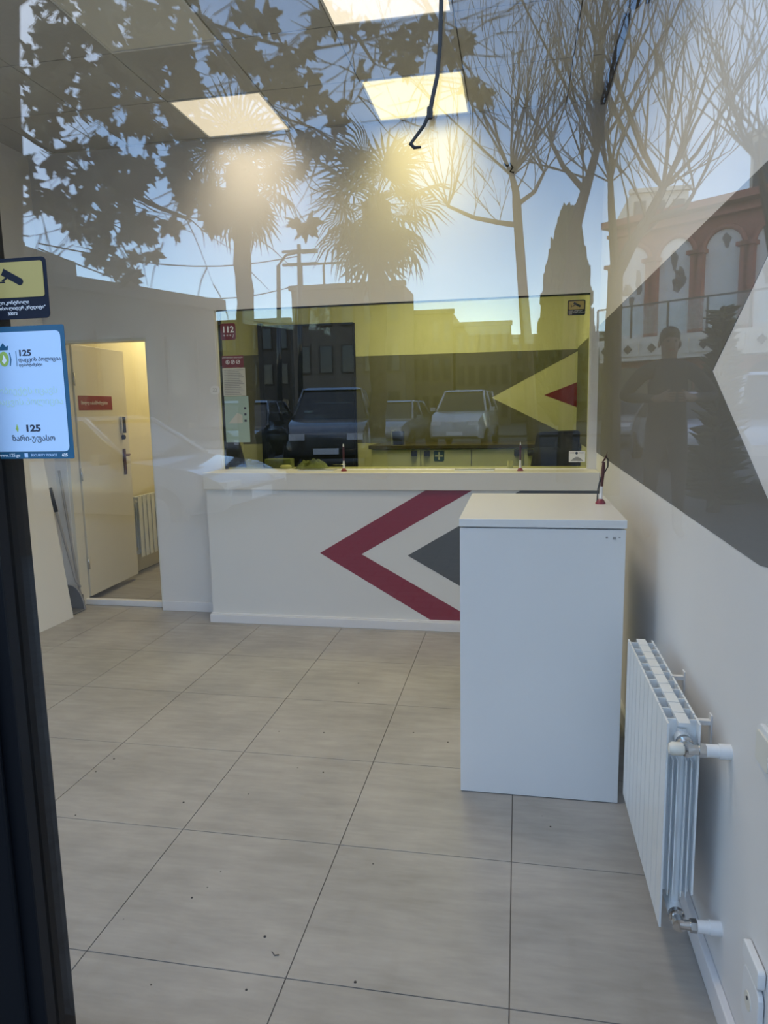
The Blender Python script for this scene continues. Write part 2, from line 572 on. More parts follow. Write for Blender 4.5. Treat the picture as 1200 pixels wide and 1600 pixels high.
# ---------------------------------------------------------------- clerks' room behind the counter window
mb = MB(); mb.box(-2.72, XR, 6.65, 6.77, 0, 2.75)
wall_rear = struct('wall_rear', mb, M['wall'])
mb = MB()
mb.prism([(-1.52, 1.2), (.52, 1.2), (.52, 1.215), (-.242, 1.605), (.52, 2.0), (.52, 2.017), (-1.52, 2.017)], 'y', 6.6485, 6.65)
part('painted_band', mb, M['grey_band'], wall_rear)
mb = MB(); mb.box(-2.72, -2.43, 6.6485, 6.65, 1.2, 2.06)
part('painted_band', mb, M['grey_band'], wall_rear)
mb = MB(); mb.prism([(.23, 1.618), (.52, 1.505), (.52, 1.727)], 'y', 6.6485, 6.65)
part('painted_triangle', mb, M['red'], wall_rear, label='dark red painted triangle')
mb = MB(); mb.box(-2.72, -2.68, YW + .12, 7.9, 0, 2.75)
struct('wall_partition', mb, M['wall'])
mb = MB(); mb.box(-3.74, XR + .12, YW + .12, 7.9, 2.75, 2.83)
struct('ceiling_rear', mb, M['wall'])
mb = MB(); mb.box(-2.42, -1.53, 6.60, 6.646, .004, 2.318)
dark_doorway = struct('door_2', mb, M['dark_door'])  # near-black slab stands in for the unlit room beyond an open doorway
mb = MB()
mb.box(-2.46, -2.42, 6.59, 6.65, .0, 2.35); mb.box(-1.53, -1.515, 6.62, 6.65, .0, 2.325); mb.box(-2.42, -1.53, 6.62, 6.65, 2.318, 2.33)
part('door_frame', mb, M['dark_door'], dark_doorway)
mb = MB(); mb.tube([(-1.62, 6.60, 1.0), (-1.62, 6.55, 1.0), (-1.74, 6.55, 1.0)], .009)
part('handle', mb, M['chrome'], dark_doorway)


def room_lamp(name, label, loc, col, watts, grp):
    t = thing(name, label, 'ceiling light', loc)
    f = MB(); f.box(loc[0] - .3, loc[0] + .3, loc[1] - .3, loc[1] + .3, loc[2] - .012, loc[2])
    part('diffuser', f, mat('light_diffuser', (.8, .8, .75), .6, emit=col, estr=1.5), t)
    la = bpy.data.lights.new('panel_light', 'AREA'); la.shape = 'SQUARE'; la.size = .56; la.energy = watts; la.color = col
    lo = bpy.data.objects.new('panel_light', la); link(lo, t); lo.location = (0, 0, -.016)
    return t


room_lamp('ceiling_light', 'square ceiling light in the room behind the counter window', (-.7, 5.6, 2.75), (1, .93, .74), 26, None)
room_lamp('ceiling_light', 'square ceiling light in the corridor beyond the open door', (-3.15, 6.6, 2.75), (1, .84, .48), 13, None)

# window_2: the tinted pane over the counter
mb = MB(); mb.box(-2.160, .463, YW + .02, YW + .028, 1.102, 2.245)
window_2 = struct('window_2', mb, M['amber_glass'])
mb = MB()
mb.box(-2.165, -2.150, YW + .005, YW + .05, 1.10, 2.25)
part('window_frame', mb, M['ivory'], window_2)
mb = MB(); mb.box(-2.150, -2.132, YW + .03, YW + .05, 1.10, 2.25)
part('gasket', mb, M['black'], window_2)
mb = MB(); mb.box(-2.165, .468, YW + .012, YW + .04, 2.243, 2.25)
part('top_rail', mb, M['frame'], window_2)
mb = MB(); mb.box(.458, .468, YW + .005, YW + .05, 1.10, 2.25)
part('window_frame', mb, M['ivory'], window_2)

# low cabinets along the rear wall
for k in range(2):
    x0 = -1.27 + k * .88
    t = thing('low_cabinet', ['white two-door low cabinet standing nearer the dark door behind the counter window',
                              'white two-door low cabinet behind the black chair in the clerks room'][k], 'cabinet', (x0 + .44, 6.38, 0), 'low cabinets along the rear wall')
    mb = MB(); mb.box(x0, x0 + .878, 6.12, 6.646, .0, 1.17)
    part('body', mb, M['cab2'], t)
    for d in range(2):
        a = x0 + d * .44
        mb = MB(); mb.box(a + .003, a + .435, 6.10, 6.12, .08, 1.165)
        dr = part('door', mb, M['cab2'], t, bevel=.002)
        kx = a + .44 - .056 if d == 0 else a + .056
        mb = MB(); mb.box(kx - .024, kx + .024, 6.075, 6.10, 1.11, 1.16)
        part('handle', mb, M['black'], dr, bevel=.004)
mb = MB(); mb.box(-1.29, .515, 6.08, 6.646, 1.172, 1.205)
solo('worktop', mb, M['deskedge'], 'long dark-edged worktop lying across the two low cabinets', 'worktop', (-.4, 6.36, 1.172), bevel=.004)
mb = MB(); mb.prism(rrect(-.715, -.625, 1.065, 1.155, .012), 'y', 6.097, 6.0995)
s = solo('first_aid_sign', mb, M['green'], 'dark green square sticker with a white cross on a cabinet door', 'sign', (-.67, 6.098, 1.11))
mb = MB(); mb.box(-.705, -.635, 6.0955, 6.0975, 1.104, 1.116); mb.box(-.676, -.664, 6.0955, 6.0975, 1.075, 1.145)
part('cross', mb, M['print_white'], s)
mb = MB(); mb.hexa([(-1.08, 6.15, 1.205), (-1.0, 6.15, 1.205), (-1.0, 6.25, 1.205), (-1.08, 6.25, 1.205),
                    (-1.09, 6.15, 1.325), (-.995, 6.15, 1.325), (-.995, 6.25, 1.325), (-1.09, 6.25, 1.325)])
s = solo('pen_cup', mb, M['black'], 'small black box standing at the end of the dark worktop', 'box', (-1.04, 6.2, 1.205), bevel=.004)
mb = MB(); mb.box(-1.1, -1.07, 6.16, 6.24, 1.205, 1.33)
part('paper', mb, M['print_grey'], s)

# clerks' desk just behind the window
t = thing('clerk_desk', 'pale desk running along the inner side of the counter window', 'desk', (-.85, 5.3, 0))
mb = MB(); mb.box(-2.6, .5, 5.06, 5.32, 1.045, 1.085); part('desktop', mb, M['ledge'], t, bevel=.003)
for x in (-2.58, -1.05, .44):
    mb = MB(); mb.box(x, x + .04, 5.08, 5.30, 0, 1.045); part('leg', mb, M['ledge'], t)


def crumple(x0, x1, y0, y1, z, h, seed, n=14):
    rnd = random.Random(seed)
    vs, fs = [], []
    for j in range(n + 1):
        for i in range(n + 1):
            u, v = i / n, j / n
            e = math.sin(PI * u) ** .6 * math.sin(PI * v) ** .6
            zz = z + .003 + e * h * (.55 + .45 * math.sin(7 * u + 5 * v + seed) * math.cos(9 * v - 4 * u)) + rnd.uniform(-.2, .2) * h * e
            vs.append((x0 + (x1 - x0) * u + rnd.uniform(-.006, .006), y0 + (y1 - y0) * v, max(z + .002, zz)))
    for j in range(n):
        for i in range(n):
            a = j * (n + 1) + i
            fs.append((a, a + 1, a + n + 2, a + n + 1))
    k = len(vs)
    vs += [(x, y, z) for x, y, _ in vs]
    for j in range(n):
        for i in range(n):
            a = k + j * (n + 1) + i
            fs.append((a, a + n + 1, a + n + 2, a + 1))
    m = MB(); m.add(vs, fs, True)
    return m


solo('cleaning_cloth', crumple(-1.66, -1.43, 5.1, 5.28, 1.085, .085, 2), M['cloth'], 'crumpled green cloth lying on the desk behind the counter window', 'cloth', (-1.55, 5.2, 1.085))
mb = MB(); mb.box(-1.93, -1.72, 5.2, 5.3, 1.085, 1.155)
s = solo('tissue_box', mb, M['cloth'], 'low dull green box on the desk in front of the dark door', 'box', (-1.82, 5.3, 1.085), bevel=.006)
mb = MB(); mb.lathe([(.0, 0), (.04, 0), (.046, .02), (.03, .03), (.0, .032)], (-1.74, 5.15, 1.085))
solo('small_dish', mb, M['ivory'], 'small cream dish on the desk in front of the dark door', 'dish', (-1.74, 5.15, 1.085))
mb = MB(); mb.lathe([(.0, 0), (.019, 0), (.021, .055), (.019, .055), (.017, .004), (.0, .004)], (-.053, 5.15, 1.085), n=16)
solo('paper_cup', mb, M['print_white'], 'tiny white cup on the clerks desk beside the pen stand', 'cup', (-.053, 5.15, 1.085))


def office_chair(label, loc, rz):
    t = thing('office_chair', label, 'chair', (0, 0, 0), 'black chairs behind the counter window')
    b = MB()
    for k in range(5):
        a = 2 * PI * k / 5 + .3
        b.tube([(0, 0, .11), (.3 * math.cos(a), .3 * math.sin(a), .07)], [.03, .018])
    part('base', b, M['black'], t)
    for k in range(5):
        a = 2 * PI * k / 5 + .3
        w = MB(); w.lathe([(0, -.02), (.028, -.02), (.03, 0), (.028, .02), (0, .02)], (.3 * math.cos(a), .3 * math.sin(a), .03), 'x', 12)
        part('caster', w, M['black'], t)
    b = MB(); b.tube([(0, 0, .1), (0, 0, .72)], .03); part('gas_column', b, M['black'], t)
    b = MB(); b.box(-.23, .23, -.23, .24, .72, .80); part('seat', b, M['leather'], t, bevel=.03)
    b = MB()
    b.hexa([(-.21, .2, .84), (.21, .2, .84), (.21, .26, .84), (-.21, .26, .84), (-.17, .33, 1.34), (.17, .33, 1.34), (.17, .38, 1.34), (-.17, .38, 1.34)])
    bk = part('backrest', b, M['leather'], t, bevel=.025)
    for z in (.96, 1.1, 1.24):
        y = .2 + (z - .84) / .5 * .13
        r = MB(); r.tube([(-.16, y - .004, z), (.16, y - .004, z)], .006); part('seam', r, M['black'], bk)
    b = MB(); b.tube([(0, .22, .74), (0, .3, .8), (0, .33, 1.0)], .022); part('spine', b, M['black'], t)
    for s in (-1, 1):
        b = MB(); b.tube([(s * .24, .05, .76), (s * .29, .05, .8), (s * .29, .02, 1.0), (s * .27, -.18, 1.02), (s * .27, .2, 1.04)], .016)
        part('armrest', b, M['black'], t)
    t.location = loc; t.rotation_euler = (0, 0, rz)
    return t


office_chair('black padded chair seen beside the rear red triangle, nearest the wall corner', (.165, 5.74, 0), math.radians(202))
office_chair('black chair hidden behind the pale green sheet on the counter window', (-2.27, 5.80, 0), math.radians(160))

# ---------------------------------------------------------------- corridor beyond the open door
mb = MB(); mb.box(-3.74, -3.62, YW + .12, 7.9, 0, 2.75)
struct('wall_corridor', mb, M['warmwall'])
mb = MB(); mb.box(-3.74, -2.68, 7.7, 7.9, 0, 2.75)
struct('wall_corridor_end', mb, M['warmwall'])
mb = MB(); mb.box(-3.45, -2.71, 5.0, 5.05, 0.0, .045)
struct('trim_1', mb, M['plinth'], bevel=.003)
mb = MB()
mb.box(-3.45, -3.425, YW + .01, YW + .12, 0, 2.08); mb.box(-2.725, -2.71, YW + .01, YW + .12, 0, 2.08); mb.box(-3.425, -2.725, YW + .01, YW + .12, 2.062, 2.08)
struct('trim_2', mb, M['ivory'])
DH = Vector((-3.42, 5.07, .05)); DE = Vector((-3.455, 5.87, .05))
dd = (DE - DH).normalized(); dn = Vector((dd.y, -dd.x, 0))      # dn points into the doorway
dm = Matrix((dd, -dn, Vector((0, 0, 1)))).transposed()
mb = MB(); mb.obox(DH + dd * .4 + Vector((0, 0, 1.01)) - dn * .02, (.4, .02, 1.01), dm)
door_1 = struct('door_1', mb, M['door'], bevel=.003)


def on_door(d, z, out=0.0):
    return DH + dd * d + dn * out + Vector((0, 0, z - .05))


mb = MB(); mb.obox(on_door(.685, 1.425, .011), (.03, .01, .075), dm); part('keypad', mb, M['chrome'], door_1, bevel=.004)
kp = MB(); kp.obox(on_door(.695, 1.425, .022), (.02, .003, .07), dm); part('keypad_face', kp, M['black'], door_1)
mb = MB(); mb.lathe([(0, 0), (.022, 0), (.02, .02), (0, .022)], on_door(.69, 1.318), 'x', 16); part('knob', mb, M['black'], door_1)
mb = MB(); mb.obox(on_door(.69, 1.10, .005), (.02, .005, .115), dm); part('lock_plate', mb, M['maroon'], door_1, bevel=.004)
mb = MB(); mb.tube([on_door(.69, 1.16, .0), on_door(.69, 1.16, .05), on_door(.60, 1.16, .055)], .009); mb.tube([on_door(.69, 1.16, .02), on_door(.755, 1.16, .02)], .008)
part('handle', mb, M['maroon'], door_1)
for z in (.33, 1.05, 1.8):
    mb = MB(); mb.tube([on_door(-.008, z - .05, .006), on_door(-.008, z + .05, .006)], .008); part('hinge', mb, M['chrome'], door_1)
mb = MB(); mb.obox(on_door(.29, 1.615, .0015), (.255, .0015, .058), dm)
s = solo('door_sign', mb, M['red'], 'long dark red sign with pale lettering on the open door', 'sign', tuple(on_door(.29, 1.615, .0015)), bevel=.001)
tx = text('lettering', 'მხოლოდ თანამშრომლებისთვის', .036, (0, 0, 0), M['print_white'], s, '+x')
off = Vector(LOC[s.name])
tx.data.transform(Matrix.Translation(off))
tx.data.transform(Matrix.Rotation(math.atan2(-dd.x, dd.y), 4, 'Z'))
tx.location = Vector((.004, 0, 0))
w = max(v.co.y for v in tx.data.vertices) - min(v.co.y for v in tx.data.vertices)
tx.data.transform(Matrix.Diagonal((1, .46 / w, 1, 1)))
mb = MB(); mb.box(-2.735, -2.722, YW + .1, YW + .125, 1.27, 1.945)
solo('magnet_bar', mb, M['frame'], 'narrow dark strip fixed upright on the door jamb', 'lock', (-2.73, YW + .11, 1.6))


def radiator_section():
    """section at y = 0; plate faces -x, the wall is at +x"""
    m = MB()
    m.box(0, .005, -.031, .031, 0, .572)                    # front plate
    m.box(.076, .081, -.029, .029, .10, .572)               # rear plate
    m.tube([(.041, 0, .03), (.041, 0, .55)], .013, 10)      # water tube
    m.box(.005, .076, -.002, .002, .09, .572)               # web
    for x in (.019, .031, .052, .064):
        m.box(x - .0012, x + .0012, -.026, .026, .09, .47)
    for z in (.045, .525):
        m.tube([(.041, -.033, z), (.041, .033, z)], .02, 12)
    m.box(.027, .056, -.031, .031, .566, .575)              # top bridge
    return m


def radiator(label, n, base, pitch, mirror, fittings):
    t = thing('radiator', label, 'radiator', base)
    me = None
    for k in range(n):
        if me is None:
            mb = radiator_section()
            if mirror:
                mb.v = [(-x, y, z) for x, y, z in mb.v]
            me = mb.data('section', M['enamel'])
        o = bpy.data.objects.new('section', me)
        link(o, t); o.location = (0, (k + .5) * pitch, 0)
    return t


rad = radiator('white ten-section radiator on the wall beside the white pedestal', 10, (.379, 1.79, .157), .0665, False, True)
b0 = Vector((.42, 1.79, .157))
for z, nm in ((.525, 'upper_valve'), (.045, 'lower_valve')):
    c = b0 + Vector((0, 0, z))
    mb = MB()
    mb.lathe([(0, 0), (.021, 0), (.021, -.012), (.015, -.014), (.015, -.03), (.018, -.032), (.018, -.045), (0, -.047)], c, 'y', 16)
    mb.tube([c + Vector((0, -.038, 0)), c + Vector((.038, -.038, 0))], .0125, 12)
    mb.lathe([(0, 0), (.017, 0), (.017, .016), (0, .016)], c + Vector((.026, -.038, 0)), 'x', 6)
    v = part(nm, mb, M['chrome'], rad)
    mb = MB(); mb.lathe([(0, 0), (.016, 0), (.016, .03), (.019, .03), (.019, .058), (0, .058)], c + Vector((.042, -.038, 0)), 'x', 16)
    part('pipe_sleeve', mb, M['pvc'], v)
    if z > .3:
        mb = MB(); mb.lathe([(0, 0), (.013, 0), (.0165, -.006), (.0165, -.028), (.012, -.036), (0, -.036)], c + Vector((-.008, -.038, 0)), 'x', 16)
        part('valve_cap', mb, M['ivory'], v)
for y in (1.93, 2.25):
    mb = MB(); mb.box(.455, XR, y - .008, y + .008, .672, .684); mb.box(XR - .004, XR, y - .012, y + .012, .62, .70)
    part('bracket', mb, M['pvc'], rad)

rad2 = radiator('radiator with tall flat sections in the corridor beyond the open door', 8, (-3.50, 6.02, .17), .08, True, False)
for y in (6.2, 6.5):
    mb = MB(); mb.box(-3.62, -3.57, y - .01, y + .01, .66, .69); part('bracket', mb, M['pvc'], rad2)

# ---------------------------------------------------------------- the counter
t = thing('reception_counter', 'long white counter with a cream ledge and red chevron under the tinted window', 'counter', (-.84, 4.8, 0))
mb = MB(); mb.box(-2.19, .516, 4.70, 4.912, .0, .977); part('body', mb, M['counter'], t)
mb = MB(); mb.box(-2.205, .516, 4.672, 4.70, 0, .062); mb.box(-2.2, .516, 4.684, 4.70, .062, .070)
part('plinth', mb, M['plinth'], t, bevel=.003)
mb = MB(); mb.box(-2.205, .516, 4.675, 4.926, .978, 1.098); part('ledge', mb, M['ledge'], t, bevel=.004)
mb = MB(); mb.prism([(-1.362, .53), (-.609, .977), (-.295, .977), (-1.062, .527), (-.26, .074), (-.587, .074)], 'y', 4.6985, 4.70)
part('chevron', mb, M['red'], t, label='dark red vinyl chevron pointing at the door side')
mb = MB(); mb.prism([(-.738, .524), (.02, .977), (.516, .977), (.516, .074), (.05, .074)], 'y', 4.6985, 4.70)
part('chevron', mb, M['grey_art'], t, label='dark grey vinyl arrow')
for x0, x1, lab in ((-1.54, -1.28, 'shallow steel pass-through tray in the ledge beside the first pen stand'),
                    (-.42, -.16, 'shallow steel pass-through tray in the ledge between the two pen stands')):
    mb = MB(); mb.box(x0, x1, 4.83, 4.915, 1.0985, 1.101)
    tr = solo('cash_tray', mb, M['steel'], lab, 'tray', ((x0 + x1) / 2, 4.88, 1.0985), 'steel trays in the counter ledge')
    mb = MB(); mb.box(x0, x1, 4.825, 4.83, 1.0985, 1.104); mb.box(x0 - .005, x0, 4.825, 4.92, 1.0985, 1.104); mb.box(x1, x1 + .005, 4.825, 4.92, 1.0985, 1.104)
    part('rim', mb, M['steel'], tr)


def pen_stand(label, p, s, lean=0.0, clip=False):
    x, y, z = p
    t = thing('pen_stand', label, 'pen stand', p, 'pen stands on the counters')
    mb = MB(); mb.lathe([(0, 0), (.021 * s, 0), (.021 * s, .004), (.012 * s, .018 * s), (.006, .022 * s), (0, .022 * s)], p); part('base', mb, M['redbase'], t)
    a = Vector(p) + Vector((0, 0, .02 * s)); d = Vector((lean, 0, 1)).normalized()
    mb = MB(); mb.tube([a, a + d * .055 * s], [.008 * s, .0055 * s], 12); part('holder', mb, M['pvc'], t)
    b = a + d * .05 * s
    mb = MB(); mb.tube([b, b + d * .07 * s, b + d * .105 * s], [.0055 * s, .0075 * s, .006 * s], 12); part('pen', mb, M['maroon'], t)
    if clip:
        mb = MB(); mb.tube([b + d * .06 * s + Vector((.006, 0, 0)), b + d * .085 * s + Vector((.018, 0, 0)), b + d * .115 * s + Vector((.016, 0, 0)), b + d * .13 * s + Vector((.004, 0, 0))], .003, 6)
        part('clip', mb, M['black'], t)
        mb = MB(); mb.hexa([tuple(b + d * .10 * s + Vector(q)) for q in ((-.01, -.003, 0), (.006, -.003, .012), (.006, .003, .012), (-.01, .003, 0), (.006, -.003, .028), (.014, -.003, .05), (.014, .003, .05), (.006, .003, .028))])
        part('pen_tip', mb, M['maroon'], t)
        mb = MB(); mb.tube([Vector(p) + Vector((-.014, 0, .008)), Vector(p) + Vector((-.012, 0, .06)), b + d * .02 + Vector((-.01, 0, 0)), b + d * .06 * s], .0032, 6)
        part('cord', mb, M['black'], t)
    else:
        mb = MB(); mb.lathe([(0, 0), (.005 * s, 0), (.003, .018 * s), (0, .02 * s)], b + d * .105 * s, 'z', 10); part('pen_tip', mb, M['pvc'], t)
    return t


pen_stand('small pen stand on the ledge in front of the dark door, maroon pen', (-1.197, 4.80, 1.098), .98)
pen_stand('pen stand on the ledge near the tiny white cup, black pen', (.017, 4.80, 1.098), .98)
pen_stand('tall pen stand with a red base on the white pedestal beside the wall', (0.348, 3.095, 1.112), 1.02, .06, True)

# stickers on the counter window, stuck to its public face
YS = YW + .0185
def decal(name, x0, x1, z0, z1, r, m, label, y=YS, cat='sticker'):
    mb = MB(); mb.prism(rrect(x0, x1, z0, z1, r), 'y', y - .0012, y)
    return solo(name, mb, m, label, cat, ((x0 + x1) / 2, y, (z0 + z1) / 2))


s = decal('emergency_sticker', -2.128, -2.012, 2.04, 2.157, .015, M['red_sticker'], 'dark red square sticker reading 112 at the top corner of the counter window')
text('lettering', '112', .062, (-2.07, YS - .002, 2.112), M['print_white'], s, bold=.0015)
text('lettering', '* * * /', .034, (-2.067, YS - .002, 2.066), M['print_white'], s)
s = decal('warning_notice', -2.128, -1.962, 1.842, 1.928, .006, M['red_sticker'], 'dark red strip with three round symbols above the grey notice')
for k in range(3):
    cx = -2.084 + k * .04
    mb = MB()
    for q in range(16):
        a0, a1 = 2 * PI * q / 16, 2 * PI * (q + .5) / 16
    ring = [(.011, .0155)]
    vs, fs = [], []
    for q in range(16):
        a = 2 * PI * q / 16
        for rr in (.0115, .0155):
            vs.append((cx + rr * math.cos(a), YS - .0018, 1.882 + rr * math.sin(a)))
    fs = [(2 * q, 2 * q + 1, (2 * q + 3) % 32, (2 * q + 2) % 32) for q in range(16)]
    mb.add(vs, fs)
    mb.obox((cx, YS - .0018, 1.882), (.003, .0003, .009), Matrix.Rotation(.7 * (k - 1) + .5, 3, 'Y'))
    part('symbol', mb, M['print_white'], s)
text('lettering', 'ყურადღება გადაღება', .014, (-2.045, YS - .002, 1.915), M['print_white'], s)
s = decal('grey_notice', -2.128, -1.953, 1.638, 1.84, .003, M['paper'], 'grey printed notice with fine lines under the red strip')
for k in range(15):
    z = 1.825 - k * .0125
    mb = MB(); mb.box(-2.118, -1.965 - .012 * ((k * 7) % 4), YS - .0018, YS - .0012, z - .0022, z + .0022)
    part('text_line', mb, M['print_grey'], s)
decal('green_sheet', -2.125, -1.938, 1.30, 1.636, .003, M['teal_paper'], 'pale green sheet on the counter window below the grey notice')
s = bpy.data.objects['green_sheet']
for k in range(3):
    mb = MB(); mb.box(-1.975, -1.958, YS - .0018, YS - .0012, 1.54 - k * .045, 1.556 - k * .045); part('mark', mb, M['print_dark'], s)
mb = MB(); mb.prism([(-2.10, 1.44), (-1.99, 1.44), (-1.99, 1.5), (-2.03, 1.515)], 'y', YS - .0018, YS - .0012); part('mark', mb, M['paper'], s)
s = decal('round_tag', -2.224, -2.148, 1.652, 1.716, .028, M['print_white'], 'small white rounded tag on the edge of the counter window frame', YW - .001)
text('lettering', '22', .034, (-2.186, YW - .0028, 1.684), M['print_grey'], s)


def camera_icon(s, cx, cz, k, y):
    """bullet camera on a bracket, flat print"""
    mb = MB()
    c, sn = math.cos(-.5), math.sin(-.5)
    def T(p): return (cx + k * (p[0] * c - p[1] * sn), cz + k * (p[0] * sn + p[1] * c))
    mb.prism([T(p) for p in ((-.5, .13), (.42, .13), (.5, .06), (.5, -.06), (.42, -.15), (-.5, -.15))], 'y', y - .0003, y)
    mb.prism([T(p) for p in ((-.28, -.15), (-.2, -.15), (-.32, -.36), (-.4, -.33))], 'y', y - .0003, y)
    mb.box(cx - .72 * k, cx - .36 * k, y - .0003, y, cz - .2 * k, cz - .15 * k)
    mb.box(cx - .78 * k, cx - .70 * k, y - .0003, y, cz - .36 * k, cz + .02 * k)
    return part('camera_symbol', mb, M['navy'], s)


s = decal('camera_sticker', .315, .428, 2.112, 2.21, .01, M['navy'], 'small yellow camera warning sticker at the top corner of the counter window')
mb = MB(); mb.prism(rrect(.322, .421, 2.150, 2.203, .005), 'y', YS - .0018, YS - .0012); part('yellow_panel', mb, M['yellow'], s)
camera_icon(s, .376, 2.180, .05, YS - .0018)
for q, tt in enumerate(('ვიდეო კონტროლი', 'სისო ლიდერ კრედიტი', '30073')):
    text('lettering', tt, .009, (.322, YS - .002, 2.141 - q * .0098), M['print_white'], s, align='LEFT')
s = decal('white_card', .342, .449, 1.143, 1.218, .002, M['print_white'], 'small white card with a grey arc at the low corner of the counter window')
mb = MB(); mb.prism([(.352 + .086 * k / 12, 1.150 + .028 * math.sin(PI * k / 12)) for k in range(13)], 'y', YS - .0018, YS - .0012); part('arc', mb, M['print_grey'], s)
mb = MB(); mb.prism([(.392 + .009 * math.cos(2 * PI * k / 14), 1.204 + .009 * math.sin(2 * PI * k / 14)) for k in range(14)], 'y', YS - .0018, YS - .0012); part('dot', mb, M['print_dark'], s)
for xa, xb in ((.35, .378), (.406, .44)):
    mb = MB(); mb.box(xa, xb, YS - .0018, YS - .0012, 1.203, 1.208); part('text_line', mb, M['print_grey'], s)

# ---------------------------------------------------------------- white pedestal
t = thing('pedestal_cabinet', 'white box-shaped pedestal standing beside the radiator in front of the counter', 'cabinet', (.09, 3.04, 0))
mb = MB(); mb.box(-.214, .391, 2.672, 3.43, .004, 1.074); part('body', mb, M['white'], t)
mb = MB(); mb.box(-.214, .391, 2.652, 2.670, .004, 1.076); part('front_panel', mb, M['white'], t, bevel=.0015)
mb = MB(); mb.box(-.217, .394, 2.650, 3.44, 1.081, 1.112); part('top', mb, M['white'], t, bevel=.002)
mb = MB(); mb.box(.32, .328, 2.6505, 2.652, 1.045, 1.05); mb.box(.345, .356, 2.6505, 2.652, 1.04, 1.05); mb.box(.365, .372, 2.6505, 2.652, 1.046, 1.05)
part('scuff', mb, M['print_grey'], t)

# ---------------------------------------------------------------- things against the left wall
bz = 1.78
bd = Vector((-.205, 0, bz)).normalized()
mb = MB()
P0, P1 = Vector((-3.325, 4.10, 0)), Vector((-3.305, 4.655, 0))
Tp = Vector((-.192, 0, 1.70)); th = Vector((-.025, 0, -.003))
mb.hexa([P0 + th, P1 + th, P1, P0, P0 + th + Tp, P1 + th + Tp, P1 + Tp, P0 + Tp])
solo('leaning_board', mb, M['white_matt'], 'tall cream board leaning against the wall beside the open door', 'board', (-3.32, 4.38, 0), bevel=.002)

t = thing('dustpan', 'dark grey long-handled dustpan standing between the leaning board and the open door', 'dustpan', (-3.40, 4.77, 0))
mb = MB()
sp = [(-3.50, .006), (-3.335, .006), (-3.343, .07), (-3.362, .13), (-3.392, .175), (-3.43, .198), (-3.50, .205)]
mb.prism(sp, 'y', 4.850, 4.860)
mb.box(-3.50, -3.335, 4.68, 4.850, .006, .012)
part('scoop', mb, M['scoop'], t)
mb = MB(); mb.tube([(x, 4.846, z) for x, z in sp[1:]], .005, 6); part('rim', mb, M['pole_grey'], t)
mb = MB(); mb.box(-3.50, -3.33, 4.672, 4.68, .003, .009); part('lip', mb, M['pole_grey'], t)
hp = [(-3.360, 4.800, 0.246), (-3.479, 4.800, 0.788)]
gp = [(-3.479, 4.800, 0.788), (-3.516, 4.800, 0.975)]
mb = MB(); mb.tube([(hp[0][0], 4.846, .19), hp[0], hp[1]], .010, 10); part('handle', mb, M['pole_grey'], t)
mb = MB(); mb.tube(gp, .015, 10); part('grip', mb, M['black'], t)
t = thing('broom', 'pale long-handled broom leaning in the corner beside the open door', 'broom', (-3.49, 4.90, 0))
bp = [(-3.407, 4.895, 0.185), (-3.494, 4.895, 1.099)]
mb = MB(); mb.tube([(bp[0][0] + .01, 4.90, .09), bp[0], bp[1]], .010, 10); part('handle', mb, M['pole_grey'], t)
mb = MB(); mb.box(-3.54, -3.39, 4.876, 4.926, .06, .11); part('head', mb, M['scoop'], t, bevel=.006)
mb = MB(); mb.box(-3.545, -3.385, 4.876, 4.926, .0, .06); part('bristles', mb, M['pole_grey'], t)

# ---------------------------------------------------------------- ceiling and wall fittings
mb = MB(); mb.box(.488, .516, 3.90, 4.90, HC - .03, HC - .002)
solo('cable_cover', mb, M['black'], 'straight black cable strip along the ceiling beside the wall', 'cable', (.50, 4.4, HC))
t = thing('security_camera', 'small black camera high on the wall at the top edge of the picture', 'camera', (.50, 3.32, 3.2))
mb = MB(); mb.box(.505, XR, 3.28, 3.36, 3.17, 3.27); part('mount', mb, M['black'], t, bevel=.004)
mb = MB(); mb.tube([(.505, 3.32, 3.22), (.47, 3.32, 3.2)], .012); part('arm', mb, M['black'], t)
mb = MB(); mb.lathe([(0, -.06), (.028, -.06), (.03, -.05), (.03, .05), (.022, .06), (0, .06)], (.46, 3.32, 3.19), 'y', 16); part('body', mb, M['black'], t)
mb = MB(); mb.tube([(-0.106, 4.915, 3.081), (-0.081, 4.915, 3.063), (-0.065, 4.915, 3.081), (-0.049, 4.915, 3.053), (-0.065, 4.915, 3.030), (-0.040, 4.915, 3.021)], .006, 8)
solo('wire_stub', mb, M['rubber'], 'short black stub of wire on the wall above the counter window', 'wire', (-0.073, 4.920, 3.056))
cp = [(-.098, .985, 3.1)] + [(-0.100, 0.985, 2.092), (-0.101, 0.985, 2.048), (-0.103, 0.985, 1.996), (-0.107, 0.985, 1.958), (-0.113, 0.985, 1.934), (-0.117, 0.985, 1.915), (-0.125, 0.985, 1.900), (-0.137, 0.985, 1.886), (-0.143, 0.985, 1.879), (-0.138, 0.985, 1.874), (-0.129, 0.985, 1.874)]
mb = MB(); mb.tube(cp, [.0028, .0028, .0028, .0028, .0028, .0028, .003, .0024, .0022, .0028, .0024, .0016], 8)
t = solo('hanging_cable', mb, M['rubber'], 'black cable hanging down in front of the shop window from its head', 'cable', (-.11, .985, 2.0))
mb = MB(); mb.lathe([(0, -.007), (.0036, -.007), (.0042, 0), (.0036, .007), (0, .007)], cp[6], 'z', 10); part('knot', mb, M['rubber'], t)
t = thing('wall_socket', 'white rounded wall socket low on the wall at the edge of the picture', 'socket', (XR, 1.50, .27))
mb = MB(); mb.prism(rrect(1.43, 1.535, .17, .30, .025), 'x', XR - .014, XR - .002); part('plate', mb, M['pvc'], t, bevel=.003)
